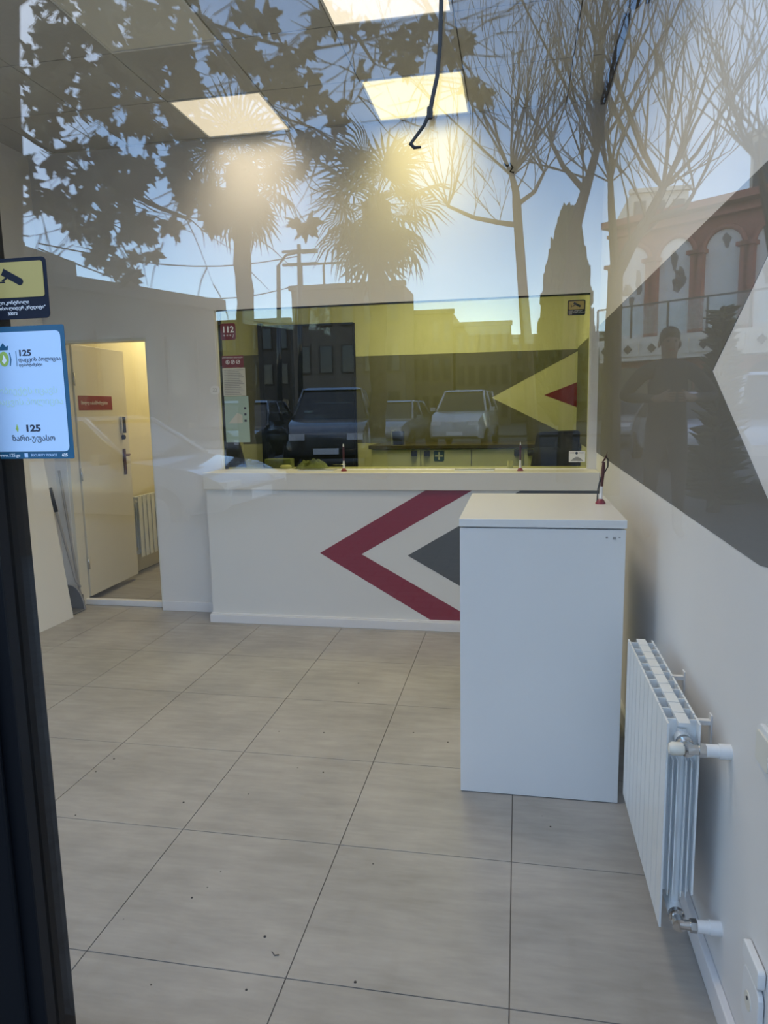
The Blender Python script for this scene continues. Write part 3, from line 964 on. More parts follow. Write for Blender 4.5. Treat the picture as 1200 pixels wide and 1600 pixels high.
mb = MB(); mb.lathe([(0, 0), (.02, 0), (.02, -.002), (0, -.002)], (XR - .014, 1.49, .235), 'x', 18); part('outlet', mb, M['ivory'], t)
mb = MB(); mb.lathe([(0, 0), (.004, 0), (.004, -.0025), (0, -.0025)], (XR - .0155, 1.49, .242), 'x', 8); part('pin_hole', mb, M['black'], t)
mb = MB(); mb.prism(rrect(1.43, 1.535, .31, .355, .01), 'x', XR - .018, XR - .002); part('cap', mb, M['pvc'], t, bevel=.003)
mb = MB(); mb.prism(rrect(1.45, 1.548, .765, .86, .025), 'x', XR - .012, XR)
s = solo('light_switch', mb, M['pvc'], 'white wall switch at waist height at the very edge of the picture', 'switch', (XR, 1.5, .81), bevel=.003)
mb = MB(); mb.prism(rrect(1.462, 1.536, .78, .846, .006), 'x', XR - .016, XR - .012); part('rocker', mb, M['ivory'], s)

rnd = random.Random(3)
mb = MB()
spots = [(-0.471, 2.147, 0.000), (-0.476, 3.134, 0.000), (-1.118, 3.052, 0.000), (-0.900, 3.071, 0.000), (-1.008, 1.890, 0.000), (-0.980, 1.944, 0.000), (-0.970, 2.026, 0.000), (-1.290, 2.401, 0.000), (-1.057, 2.499, 0.000), (-0.963, 1.550, 0.000), (-0.719, 1.768, 0.000), (-1.665, 2.252, -0.000), (-0.419, 1.650, 0.000), (-1.780, 2.567, 0.000), (-0.803, 2.711, 0.000), (-0.923, 2.731, 0.000), (-0.701, 1.577, 0.000), (-1.765, 2.683, 0.000), (0.130, 2.459, -0.000), (-0.870, 3.690, 0.000), (-0.305, 3.061, 0.000)]
for x, y, z in spots:
    r = rnd.uniform(.002, .0045)
    mb.lathe([(0, 0), (r, 0), (r * .7, r * .6), (0, r * .8)], (x, y, 0.0005), 'z', 6)
for _ in range(24):
    r = rnd.uniform(.001, .002)
    mb.lathe([(0, 0), (r, 0), (0, r * .8)], (rnd.uniform(-2.2, .3), rnd.uniform(1.3, 4.4), .0005), 'z', 5)
a = (-0.678, 1.715, 0.000)
mb.tube([(a[0], a[1], .002), (a[0] + .012, a[1] - .012, .002), (a[0] + .024, a[1] - .008, .002)], .0015, 5)
fd = part('floor_crumbs', mb, M['crumb'], None)
tag(fd, 'tiny dark crumbs and leaf bits scattered over the floor tiles', 'crumbs', kind='stuff')

# ---------------------------------------------------------------- stickers on the shop window (outer face)
YO = YF - .0045
t = thing('surveillance_sticker', 'yellow and navy video camera warning sticker on the shop window, upper one', 'sticker', (-.76, YO, 1.725))
mb = MB(); mb.prism(rrect(-.835, -.702, 1.680, 1.770, .007), 'y', YO - .0008, YO); part('backing', mb, M['navy'], t)
mb = MB(); mb.prism(rrect(-.828, -.708, 1.712, 1.7645, .004), 'y', YO - .0014, YO - .0008); part('yellow_panel', mb, M['yellow'], t)
camera_icon(t, -.760, 1.742, .038, YO - .0014)
for q, tt in enumerate(('ვიდეო კონტროლი', 'სისო ლიდერ კრედიტი"', '30073')):
    z = 1.7045 - q * .0082
    x1 = (-.735, -.708, -.757)[q]
    text('lettering', tt, .0068, (x1, YO - .0016, z), M['print_white'], t, align='RIGHT')
t = thing('security_sticker', 'pale blue security sticker with petrol border reading 125, below the camera sticker', 'sticker', (-.76, YO, 1.567))
mb = MB(); mb.prism(rrect(-.85, -.681, 1.465, 1.6695, .003), 'y', YO - .0008, YO); part('backing', mb, M['petrol'], t)
mb = MB(); mb.prism(rrect(-.843, -.688, 1.4765, 1.661, .008), 'y', YO - .0014, YO - .0008); part('pale_panel', mb, M['skyblue'], t)
yy = YO - .0016
mb = MB(); mb.prism([(-0.7880 + .0085 * math.cos(2 * PI * k / 18), 1.6205 + .0115 * math.sin(2 * PI * k / 18)) for k in range(18)], 'y', yy - .0002, yy)
e = part('crest', mb, M['lime'], t)
mb = MB(); mb.prism([(-0.7885, 1.627), (-0.7860, 1.6235), (-0.7835, 1.618), (-0.7880, 1.613), (-0.7920, 1.617), (-0.7895, 1.621)], 'y', yy - .0004, yy - .0002); part('figure', mb, M['print_white'], e)
mb = MB(); mb.prism([(-0.7960, 1.634), (-0.7800, 1.634), (-0.7785, 1.641), (-0.7830, 1.639), (-0.7880, 1.645), (-0.7930, 1.639), (-0.7975, 1.641)], 'y', yy - .0002, yy); part('crown', mb, M['petrol'], e)
for sx in (-1, 1):
    mb = MB(); mb.tube([(-0.7880 + sx * .010, yy, 1.61), (-0.7880 + sx * .012, yy, 1.62), (-0.7880 + sx * .0105, yy, 1.63)], .0008, 5); part('supporter', mb, M['petrol'], e)
mb = MB(); mb.box(-.7665, -.7658, yy - .0002, yy, 1.609, 1.632); part('rule', mb, M['petrol'], t)
text('lettering', '125', .0125, (-.763, yy, 1.6285), M['print_dark'], t, align='LEFT', xs=1.25, bold=.0004)
text('lettering', 'დაცვის პოლიცია', .0082, (-.763, yy, 1.6185), M['print_dark'], t, align='LEFT')
text('lettering', 'დეპარტამენტი', .0052, (-.763, yy, 1.6105), M['print_dark'], t, align='LEFT')
text('lettering', 'ობიექტს იცავს', .0135, (-.752, yy, 1.571), M['fade_green'], t)
text('lettering', 'დაცვის პოლიცია', .0135, (-.752, yy, 1.554), M['fade_green'], t)
mb = MB(); mb.prism([(-.779, 1.512), (-.776, 1.520), (-.774, 1.512), (-.7755, 1.507)], 'y', yy - .0002, yy); part('bell_mark', mb, M['lime'], t)
text('lettering', '125', .0145, (-.763, yy, 1.5125), M['print_dark'], t, align='LEFT', xs=1.3, bold=.0005)
text('lettering', 'ზარი-უფასო', .0122, (-.749, yy, 1.497), M['print_dark'], t)
yy = YO - .0010
text('lettering', 'www.125.ge', .0076, (-.814, yy, 1.4705), M['print_white'], t, align='LEFT')
mb = MB(); mb.box(-.768, -.762, yy - .0002, yy, 1.4675, 1.4738); part('icon', mb, M['skyblue'], t)
text('lettering', 'SECURITY POLICE', .0058, (-.757, yy, 1.4705), M['skyblue'], t, align='LEFT')
text('lettering', '625', .0066, (-.702, yy, 1.4705), M['print_white'], t, align='LEFT', bold=.0002)

# ================================================================ THE STREET (behind the viewer, seen mirrored in the pane)
GZ = .36
mb = MB(); mb.box(-60, 60, -10.0, YF - .1, GZ - .3, GZ)
struct('pavement', mb, M['paving'])
mb = MB(); mb.box(-90, 90, -27.0, -10.0, GZ - .5, GZ - .12)
struct('road', mb, M['asphalt'])
mb = MB(); mb.box(-90, 90, -140, -27.0, GZ - .5, GZ - .02)
struct('pavement_far', mb, M['paving'])


def car(label, loc, rz, paint, tall=1.0, grp='cars parked along the street'):
    t = thing('car', label, 'car', (0, 0, 0), grp)
    k = tall
    b = MB()
    sec = [(-2.12, .42, .60, .74), (-2.05, .34, .88 * k, .82), (-1.6, .30, .96 * k, .86), (.9, .30, .96 * k, .87), (1.7, .32, .86 * k, .84), (2.08, .36, .70 * k, .76), (2.15, .42, .58, .68)]
    vs, fs = [], []
    for x, z0, z1, w in sec:
        vs += [(x, -w * .95, z0), (x, -w, (z0 + z1) / 2), (x, -w * .9, z1), (x, w * .9, z1), (x, w, (z0 + z1) / 2), (x, w * .95, z0)]
    for i in range(len(sec) - 1):
        for q in range(6):
            fs.append((i * 6 + q, i * 6 + (q + 1) % 6, i * 6 + 6 + (q + 1) % 6, i * 6 + 6 + q))
    fs += [(5, 4, 3, 2, 1, 0), tuple(len(vs) - 6 + q for q in range(6))]
    b.add(vs, fs, True)
    part('body', b, paint, t)
    zb, zt = .95 * k, 1.46 * k
    xb0, xb1, xt0, xt1 = (-1.75, .95, -1.2, .25) if k < 1.1 else (-2.0, .95, -1.75, .3)
    lo = [(xb0, -.77, zb), (xb1, -.77, zb), (xb1, .77, zb), (xb0, .77, zb)]
    hi = [(xt0, -.6, zt), (xt1, -.6, zt), (xt1, .6, zt), (xt0, .6, zt)]
    b = MB(); b.hexa(lo + hi); part('windows', b, M['pane_dark'], t)
    b = MB(); b.hexa([(xt0 - .04, -.62, zt - .01), (xt1 + .06, -.62, zt - .01), (xt1 + .06, .62, zt - .01), (xt0 - .04, .62, zt - .01),
                      (xt0 + .1, -.54, zt + .04), (xt1 - .12, -.54, zt + .04), (xt1 - .12, .54, zt + .04), (xt0 + .1, .54, zt + .04)])
    part('roof', b, paint, t)
    for i in range(4):
        b = MB(); b.tube([lo[i], hi[i]], .035, 6); part('pillar', b, paint, t)
    for s in (-1, 1):
        b = MB(); b.tube([(-.4, s * .775, zb), (-.45, s * .605, zt)], .03, 6); part('pillar', b, paint, t)
        for x in (-1.32, 1.35):
            b = MB(); b.lathe([(0, -.1), (.26, -.1), (.32, -.07), (.32, .07), (.26, .1), (0, .1)], (x, s * .8, .32), 'y', 18)
            w = part('wheel', b, M['tyre'], t)
            b = MB(); b.lathe([(0, -.012), (.2, -.012), (.2, .012), (0, .012)], (x, s * .9, .32), 'y', 14); part('rim', b, M['chrome'], w)
        b = MB(); b.obox((2.06, s * .55, .66 * k), (.06, .15, .06), Matrix.Identity(3)); part('headlight', b, M['lamp_clear'], t)
        b = MB(); b.obox((-2.06, s * .6, .78 * k), (.05, .12, .08), Matrix.Identity(3)); part('tail_light', b, M['lamp_red'], t)
        b = MB(); b.obox((.7, s * .93, 1.0 * k), (.05, .08, .06), Matrix.Identity(3)); part('mirror', b, paint, t)
    b = MB(); b.box(2.13, 2.16, -.24, .24, .44, .55); b.box(-2.14, -2.11, -.24, .24, .52, .63); part('number_plate', b, M['print_white'], t)
    t.location = loc; t.rotation_euler = (0, 0, rz)
    return t


def ground(p, z=GZ - .12): return (p[0], p[1], z)


car('dark sport utility car mirrored in the dark door behind the counter', ground((-3.925, -13.000, 1.508)), math.radians(80), M['car_dark'], 1.16)
car('dark saloon car mirrored beside the pale green sheet', ground((-5.978, -13.000, 1.545)), math.radians(85), M['car_dark'], 1.0)
car('silver hatchback mirrored low in the counter window near the palm trunk', ground((-3.773, -20.000, 1.460)), math.radians(95), M['car_silver'], 1.0)
car('white van mirrored in the grey band behind the counter window', ground((-1.649, -21.000, 1.415)), math.radians(95), M['car_white'], 1.2)
car('silver car mirrored between the bare trunk and the standing person', ground((3.683, -21.000, 1.320)), math.radians(95), M['car_silver'], 1.0)
car('white car mirrored beside the standing person and the potted conifer', ground((3.568, -14.000, 1.367)), math.radians(88), M['car_white'], 1.0)
car('white car mirrored large on the wall chevron', ground((3.622, -8.500, 1.402)), math.radians(100), M['car_white'], 1.12)
car('pale car mirrored low across the open door and the leaning board', ground((-5.036, -6.000, 1.101), GZ - .25), math.radians(8), M['car_silver'], .92)


# ---- trees
def limb(mb, p, d, length, r, depth, rnd, up=.25, spread=.6, kids=3, seg=4):
    pts = [Vector(p)]; d = Vector(d).normalized()
    rads = [r]
    for i in range(seg):
        d = (d + Vector((rnd.uniform(-.2, .2), rnd.uniform(-.2, .2), rnd.uniform(-.08, .12) + up * .16))).normalized()
        pts.append(pts[-1] + d * length / seg)
        rads.append(r * (1 - .7 * (i + 1) / seg))
    mb.tube(pts, rads, 5 if r < .03 else 7, cap=False)
    if depth > 0:
        for k in range(kids):
            i = rnd.randint(1, seg - 1) if k else seg
            q = pts[i]; base = (pts[i] - pts[i - 1]).normalized()
            v = Vector((rnd.uniform(-1, 1), rnd.uniform(-1, 1), rnd.uniform(-.3, .8)))
            nd = (base + v * spread + Vector((0, 0, up))).normalized()
            limb(mb, q, nd, length * rnd.uniform(.55, .85), max(.006, rads[i] * .75), depth - 1, rnd, up, spread, kids, seg)


def bare_tree(label, trunk, r0, heads, seed):
    """trunk: polyline; heads: pollard knuckles (point, how many shoots, length)"""
    rnd = random.Random(seed)
    base = trunk[0]
    t = thing('bare_tree', label, 'tree', base, 'bare street trees')
    mb = MB(); n = len(trunk)
    mb.tube(trunk, [r0 * (1 - .35 * i / (n - 1)) for i in range(n)], 10)
    part('trunk', mb, M['bark'], t)
    for path, rr, shoots, ln in heads:
        mb = MB()
        mb.tube(path, [rr * (1 - .45 * i / (len(path) - 1)) for i in range(len(path))], 8)
        e = Vector(path[-1])
        for k in range(shoots):
            a = 2 * PI * k / shoots + rnd.uniform(-.4, .4); s = rnd.uniform(.25, 1.2)
            limb(mb, e, (s * math.cos(a), .6 * s * math.sin(a), 1), ln * rnd.uniform(.7, 1.15), rr * .32, 2, rnd, .22, .5, 3)
        for k in range(max(2, shoots // 2)):
            i = rnd.randint(1, len(path) - 1)
            limb(mb, path[i], (rnd.uniform(-1, 1), rnd.uniform(-.5, .5), .5), ln * .6, rr * .2, 2, rnd, .15, .6, 3)
        part('limb', mb, M['bark'], t)
    return t


def tree_base(x, Yv_pt): return (Yv_pt[0], Yv_pt[1], GZ)


T = [(1.173, -7.500, 0.464), (1.172, -7.500, 1.371), (1.167, -7.500, 2.410), (1.178, -7.500, 3.108)]
bare_tree('bare tree with a forked trunk mirrored beside the arcade', [(T[0][0], T[0][1], GZ)] + T[1:], .135,
          [([(1.178, -7.500, 3.108), (1.343, -7.500, 3.442), (1.521, -7.500, 3.731), (1.700, -7.500, 4.089)], .085, 8, 1.9),
           ([(1.178, -7.500, 3.108), (1.135, -7.500, 3.568), (1.102, -7.500, 3.946), (1.087, -7.500, 4.207)], .06, 6, 1.5),
           ([(1.485, -7.500, 3.696), (1.741, -7.500, 3.791), (1.958, -7.500, 3.851), (2.060, -7.500, 4.027)], .04, 5, 1.3)], 5)
T = [(0.685, -9.000, 0.294), (0.711, -9.000, 1.451), (0.740, -9.000, 3.299), (0.771, -9.000, 4.010)]
bare_tree('bare tree leaning behind the cypress with a dense knuckle of shoots', [(T[0][0], T[0][1], GZ)] + T[1:], .12,
          [([(0.771, -9.000, 4.010), (0.862, -9.000, 4.355), (0.960, -9.000, 4.694), (1.056, -9.000, 5.064)], .09, 9, 2.2),
           ([(1.056, -9.000, 5.064), (1.114, -9.000, 5.531), (1.058, -9.000, 6.036), (1.072, -9.000, 6.527)], .05, 6, 1.6),
           ([(0.920, -9.000, 4.525), (0.602, -9.000, 4.894), (0.419, -9.000, 5.253)], .045, 5, 1.6)], 11)
T = [(0.313, -11.000, 0.067), (0.229, -11.000, 1.446), (0.126, -11.000, 2.787), (0.051, -11.000, 3.661), (-0.047, -11.000, 4.836)]
bare_tree('slim bare tree mirrored between the palms and the cypress', [(T[0][0], T[0][1], GZ)] + T[1:], .12,
          [([(-0.047, -11.000, 4.836), (-0.072, -11.000, 5.151), (-0.139, -11.000, 5.415)], .08, 9, 2.2),
           ([(-0.024, -11.000, 4.603), (-0.351, -11.000, 4.666), (-0.793, -11.000, 4.779), (-1.238, -11.000, 5.001)], .05, 6, 1.2),
           ([(-0.048, -11.000, 4.941), (0.240, -11.000, 5.129), (0.396, -11.000, 5.427)], .045, 5, 1.6)], 23)
T = [(2.527, -5.200, 0.727), (2.428, -5.200, 1.911), (2.345, -5.200, 2.597), (2.225, -5.200, 3.103)]
bare_tree('bare tree mirrored at the very edge beside the tall cream building', [(T[0][0], T[0][1], GZ)] + T[1:], .10,
          [([(2.225, -5.200, 3.103), (2.159, -5.200, 3.326), (2.095, -5.200, 3.629)], .045, 8, 1.1), ([(2.225, -5.200, 3.103), (2.341, -5.200, 3.368), (2.381, -5.200, 3.580)], .045, 6, 1.1)], 31)

FR = MB()
def frond_mesh():
    m = MB()
    m.tube([(0, 0, 0), (.3, 0, .03), (.6, 0, 0)], [.012, .009, .007], 5)
    for k in range(19):
        a = math.radians(-126 + 14 * k)
        d = Vector((math.cos(a), math.sin(a), 0)); s = Vector((-d.y, d.x, 0))
        L = .52 + .14 * math.cos(a)
        o = Vector((.58, 0, 0))
        z1, z2 = -.015, -.16 - .05 * (k % 3)
        p = [o, o + d * L * .55 + s * .024 + Vector((0, 0, z1)), o + d * L * .55 - s * .024 + Vector((0, 0, z1)), o + d * L + Vector((0, 0, z2)),
             o + d * L * .55 + Vector((0, 0, z1 - .012))]
        m.add(p, [(0, 2, 4), (0, 4, 1), (1, 4, 3), (4, 2, 3), (0, 1, 2), (1, 3, 2)])
    return m.data('frond', M['frond'])


frond_me = frond_mesh()


def palm(label, bpt, crown, r0, R, n, seed):
    rnd = random.Random(seed)
    base = Vector((bpt[0], bpt[1], GZ)); top = Vector(crown)
    t = thing('fan_palm', label, 'palm tree', base, 'fan palms across the pavement')
    mb = MB()
    pts = [base.lerp(top, k / 24) + Vector((.02 * math.sin(k), 0, 0)) for k in range(25)]
    mb.tube(pts, [r0 * (1.0 + .12 * (k % 2)) for k in range(25)], 12)
    part('trunk', mb, M['bark'], t)
    mb = MB(); mb.lathe([(.02, -.75), (r0 * 1.25, -.62), (r0 * 1.9, -.3), (r0 * 1.8, 0), (.05, .12)], top, 'z', 14)
    part('fibre_skirt', mb, M['bark'], t)
    for k in range(n):
        f = bpy.data.objects.new('frond', frond_me)
        link(f, t)
        a = 2.399963 * k + rnd.uniform(-.2, .2)
        el = math.radians(80 - 155 * (k / (n - 1)) ** .85 + rnd.uniform(-8, 8))
        d = Vector((math.cos(a) * math.cos(el), math.sin(a) * math.cos(el), math.sin(el)))
        s = R * rnd.uniform(.85, 1.1)
        f.matrix_local = Matrix.Translation(top - base + Vector((0, 0, -.12 * (k / n)))) @ rot_to(d).to_4x4() @ Matrix.Rotation(rnd.uniform(-.5, .5), 4, 'X') @ Matrix.Scale(s, 4)
    return t


palm('fan palm with the nearer, lower crown mirrored above the dark door', (-2.271, -9.500, 1.501), (-2.225, -9.500, 4.716), .125, 1.05, 42, 4)
palm('fan palm with a higher crown mirrored beside the cream light panel', (-4.373, -9.000, 1.542), (-4.249, -9.000, 5.251), .13, .95, 42, 9)


# ---- plane tree with dry leaves
def leaf_mesh():
    half = [(0, 1.0), (9, .7), (18, .74), (30, .52), (48, .86), (56, .95), (64, .72), (74, .74), (92, .46), (112, .72), (124, .74), (138, .42), (160, .26), (180, .08)]
    out = half + [(360 - a, r) for a, r in reversed(half[1:-1])]
    vs = [(0, 0, .06)]
    for a, r in out:
        q = math.radians(a)
        vs.append((r * math.cos(q), r * math.sin(q), -.22 * r * r + .05 * math.sin(3 * q)))
    n = len(out)
    fs = [(0, 1 + k, 1 + (k + 1) % n) for k in range(n)]
    vs += [(x, y, z - .02) for x, y, z in vs]
    fs += [(n + 1, n + 2 + (k + 1) % n, n + 2 + k) for k in range(n)]
    fs += [(1 + k, n + 2 + k, n + 2 + (k + 1) % n, 1 + (k + 1) % n) for k in range(n)]
    m = MB(); m.add(vs, fs)
    m.tube([(0, 0, 0), (-.35, 0, .02), (-.7, 0, .1)], .02, 4)
    return m


leaf_mb = leaf_mesh()
leaf_me = leaf_mb.data('leaf', M['leaf'])
rnd = random.Random(12)
TB = (-4.158, -3.200, 1.576)
pt = thing('plane_tree', 'tall plane tree with dry brown leaves mirrored over the ceiling', 'tree', (TB[0], TB[1], GZ))
mb = MB(); mb.tube([(TB[0] - .02, TB[1], GZ)] + [(-4.182, -3.200, 1.576), (-4.058, -3.200, 2.688), (-3.957, -3.200, 3.498), (-3.913, -3.200, 4.095), (-3.822, -3.200, 4.709), (-3.683, -3.200, 5.292)], [.17, .16, .15, .14, .13, .11, .09], 12); part('trunk', mb, M['bark'], pt)
BR = [[(-3.842, -3.200, 4.535), (-3.425, -3.200, 4.706), (-2.968, -3.200, 4.566), (-2.427, -3.200, 4.377), (-1.949, -3.200, 4.177), (-1.527, -3.200, 4.028), (-1.111, -3.200, 4.046), (-0.751, -3.200, 4.089), (-0.338, -3.200, 4.024)],
      [(-3.720, -3.000, 3.992), (-3.357, -3.000, 3.935), (-3.007, -3.000, 3.837), (-2.717, -3.000, 3.682), (-2.484, -3.000, 3.469), (-2.351, -3.000, 3.256), (-2.215, -3.000, 3.082)],
      [(-4.054, -3.400, 3.859), (-3.785, -3.400, 3.669), (-3.461, -3.400, 3.499), (-3.312, -3.400, 3.271), (-3.193, -3.400, 3.021), (-3.026, -3.400, 2.669)],
      [(-2.591, -2.800, 4.433), (-2.192, -2.800, 4.192), (-2.025, -2.800, 3.940), (-1.814, -2.800, 3.682), (-1.600, -2.800, 3.465), (-1.340, -2.800, 3.363), (-1.106, -2.800, 3.186)],
      [(-3.788, -3.000, 3.376), (-3.614, -3.000, 3.227), (-3.499, -3.000, 3.037), (-3.296, -3.000, 2.933)],
      [(-2.187, -3.200, 4.266), (-2.004, -3.200, 4.035), (-1.872, -3.200, 3.767), (-1.641, -3.200, 3.532), (-1.580, -3.200, 3.267)],
      [(-1.419, -2.900, 4.421), (-1.213, -2.900, 4.092), (-1.046, -2.900, 3.921), (-0.943, -2.900, 3.756), (-1.055, -2.900, 3.572)],
      [(-0.761, -3.300, 4.481), (-0.586, -3.300, 4.179), (-0.455, -3.300, 3.942), (-0.345, -3.300, 3.726), (-0.332, -3.300, 3.600)],
      [(-3.083, -3.000, 4.681), (-2.864, -3.000, 4.327), (-2.737, -3.000, 4.064), (-2.554, -3.000, 3.878), (-2.461, -3.000, 3.659), (-2.384, -3.000, 3.503)],
      [(-2.867, -3.100, 3.156), (-2.619, -3.100, 3.026), (-2.420, -3.100, 2.946), (-2.371, -3.100, 2.920)]]
for br in BR:
    mb = MB()
    n = len(br)
    mb.tube(br, [max(.004, .024 * (1 - i / n)) for i in range(n)], 6)
    for i in range(1, n):
        for _ in range(3):
            limb(mb, br[i], (rnd.uniform(-1, 1), rnd.uniform(-.5, .5), rnd.uniform(-.9, .4)), rnd.uniform(.25, .6), .005, 1, rnd, -.1, .6, 2)
    part('branch', mb, M['bark'], pt)
CL = [([(-3.362, -3.000, 4.150), (-3.026, -3.000, 4.199), (-2.750, -3.000, 4.211), (-2.565, -3.000, 4.067), (-3.198, -3.000, 3.984), (-2.921, -3.000, 3.956), (-2.649, -3.000, 3.921), (-2.464, -3.000, 4.118), (-3.265, -3.000, 3.818), (-3.465, -3.000, 3.902)], .17, 17),
      ([(-3.072, -3.100, 3.818), (-2.795, -3.100, 3.749), (-2.564, -3.100, 3.792), (-2.416, -3.100, 3.778), (-3.026, -3.100, 4.352), (-3.329, -3.100, 4.428), (-2.578, -3.100, 4.303)], .155, 12),
      ([(-3.212, -3.000, 3.265), (-2.986, -3.000, 3.181), (-3.046, -3.000, 3.385), (-2.846, -3.000, 3.325), (-2.583, -3.000, 3.477), (-2.382, -3.000, 3.524), (-2.396, -3.000, 3.312), (-3.231, -3.000, 3.065), (-2.891, -3.000, 3.086)], .155, 12),
      ([(-2.312, -2.900, 3.095), (-2.149, -2.900, 3.007), (-2.059, -2.900, 2.916), (-3.445, -2.900, 3.624), (-3.585, -2.900, 3.285), (-3.474, -2.900, 3.091), (-3.080, -2.900, 2.842), (-3.040, -2.900, 2.715), (-2.654, -2.900, 2.772), (-2.747, -2.900, 2.874)], .10, 6),
      ([(-2.283, -3.100, 4.311), (-2.150, -3.100, 4.131), (-1.957, -3.100, 4.152), (-1.868, -3.100, 4.052), (-1.723, -3.100, 4.127), (-1.826, -3.100, 3.932), (-1.688, -3.100, 3.856), (-1.507, -3.100, 3.735), (-1.621, -3.100, 3.787), (-1.416, -3.100, 3.685), (-1.740, -3.100, 3.757)], .115, 5),
      ([(-1.380, -3.200, 4.239), (-1.198, -3.200, 4.198), (-1.063, -3.200, 4.143), (-0.977, -3.200, 3.922), (-1.477, -3.200, 4.106), (-1.596, -3.200, 3.476), (-1.408, -3.200, 3.383), (-1.222, -3.200, 3.317), (-1.115, -3.200, 3.862), (-1.306, -3.200, 3.630)], .09, 3),
      ([(-0.841, -3.200, 4.038), (-0.708, -3.200, 4.032), (-0.490, -3.200, 3.881), (-0.338, -3.200, 3.977), (-0.339, -3.200, 3.696), (-1.556, -3.200, 3.257), (-1.546, -3.200, 2.869), (-2.620, -3.200, 2.868), (-3.048, -3.200, 2.634), (-2.944, -3.200, 2.581), (-0.754, -3.200, 3.867)], .07, 3)]
made = 0; rest = MB()
for pts, r, n in CL:
    for c in pts:
        for _ in range(n):
            v = Vector((rnd.gauss(0, .55), rnd.gauss(0, .9), rnd.gauss(0, .55))) * r
            p = Vector(c) + v
            d = Vector((rnd.uniform(-.7, .7), rnd.uniform(-.7, .7), rnd.uniform(-1.1, .1)))
            m4 = Matrix.Translation(p - Vector(LOC[pt.name])) @ rot_to(d, (rnd.uniform(-.6, .6), 1, rnd.uniform(-.5, .5))).to_4x4() @ Matrix.Scale(rnd.uniform(.075, .14), 4)
            if made < 290:
                o = bpy.data.objects.new('leaf', leaf_me); link(o, pt); o.matrix_local = m4
                made += 1
            else:
                w = Matrix.Translation(Vector(LOC[pt.name])) @ m4
                rest.add([w @ Vector(q) for q in leaf_mb.v], leaf_mb.f)
lf = part('leaves', rest, M['leaf'], pt); lf['kind'] = 'stuff'

# ---- cypress and the small conifer
def cypress(label, bp, tp, R, seed):
    rnd = random.Random(seed)
    base = Vector((bp[0], bp[1], GZ)); h = tp[2] - GZ
    t = thing('cypress', label, 'tree', base)
    mb = MB(); mb.tube([base, base + Vector((0, 0, h * .3))], .15, 8); part('trunk', mb, M['bark'], t)
    mb = MB()
    for k in range(900):
        u = rnd.random() ** 1.3
        z = .12 * h + u * h * .88
        rr = R * (1 - u) ** .55 * (.25 + .75 * min(1, u * 6)) * rnd.uniform(.75, 1.05)
        a = rnd.uniform(0, 2 * PI)
        c = base + Vector((rr * math.cos(a), rr * math.sin(a), z))
        d = Vector((.3 * math.cos(a), .3 * math.sin(a), 1)).normalized()
        s = rnd.uniform(.25, .5)
        mb.tube([c - d * s * .5, c, c + d * s * .6], [.03, .11, .01], 5, cap=False)
    mb.lathe([(.1, .1 * h), (R * .8, .2 * h), (R * .75, .4 * h), (R * .45, .75 * h), (.02, .98 * h)], base, 'z', 14)
    f = part('foliage', mb, M['conifer'], t); f['kind'] = 'stuff'
    return t


cypress('tall dark cypress mirrored above the camera sticker of the counter window', (1.241, -18.000, 1.383), (1.115, -18.000, 6.534), .95, 2)
t = thing('spiky_shrub', 'dark spiky conifer mirrored beside the standing person', 'shrub', (lambda p: (p[0], p[1], GZ))((2.062, -6.000, 1.446)))
rnd = random.Random(8)
bx, by, _ = LOC[t.name]
mb = MB(); mb.tube([(bx, by, GZ), (bx, by, 2.35)], [.07, .02], 8); part('stem', mb, M['bark'], t)
mb = MB()
for k in range(420):
    z = GZ + .1 + rnd.random() ** .8 * 2.0
    rr = .34 * (1 - (z - GZ) / 2.7)
    a = rnd.uniform(0, 2 * PI)
    d = Vector((math.cos(a), math.sin(a), rnd.uniform(-.1, .7))).normalized()
    c = Vector((bx, by, z))
    mb.tube([c, c + d * rr * .6, c + d * (rr + rnd.uniform(0, .12))], [.02, .035, .004], 4, cap=False)
f = part('foliage', mb, M['conifer'], t); f['kind'] = 'stuff'


# ---- buildings
def building(name, label, corners, z1, m, floors, bays, win=(.5, .55), z0=GZ, depth=6.0, group='buildings across the street', parapet=True, wm=None):
    """a block whose street face runs between the two CORNERS (mirrored world: the face looks to +y)"""
    a, b = Vector((*corners[0][:2], 0)), Vector((*corners[1][:2], 0))
    d = (b - a); L = d.length; d.normalize()
    nrm = Vector((d.y, -d.x, 0))
    if nrm.y < 0: nrm = -nrm
    t = thing(name, label, 'building', tuple(a) if False else (a.x, a.y, GZ), group)
    up = Vector((0, 0, 1))
    mt = Matrix((d, nrm, up)).transposed()
    mb = MB(); mb.obox(a + d * L / 2 - nrm * depth / 2 + up * (z0 + z1) / 2, (L / 2, depth / 2, (z1 - z0) / 2), mt)
    part('wall', mb, m, t)
    if parapet:
        mb = MB(); mb.obox(a + d * L / 2 + nrm * .05 + up * (z1 + .08), (L / 2 + .1, .2, .12), mt); part('cornice', mb, m, t)
    fh = (z1 - z0) / floors; bw = L / bays
    for f in range(floors):
        for k in range(bays):
            c = a + d * (k + .5) * bw + up * (z0 + (f + .52) * fh)
            ww, hh = bw * win[0] / 2, fh * win[1] / 2
            mb = MB(); mb.obox(c + nrm * .03, (ww + .06, .05, hh + .06), mt)
            w = part('window', mb, wm or M['stone_dark'], t)
            mb = MB(); mb.obox(c + nrm * .085, (ww, .01, hh), mt); part('pane', mb, M['pane_dark'], w)
    return t, a, d, nrm, L, mt


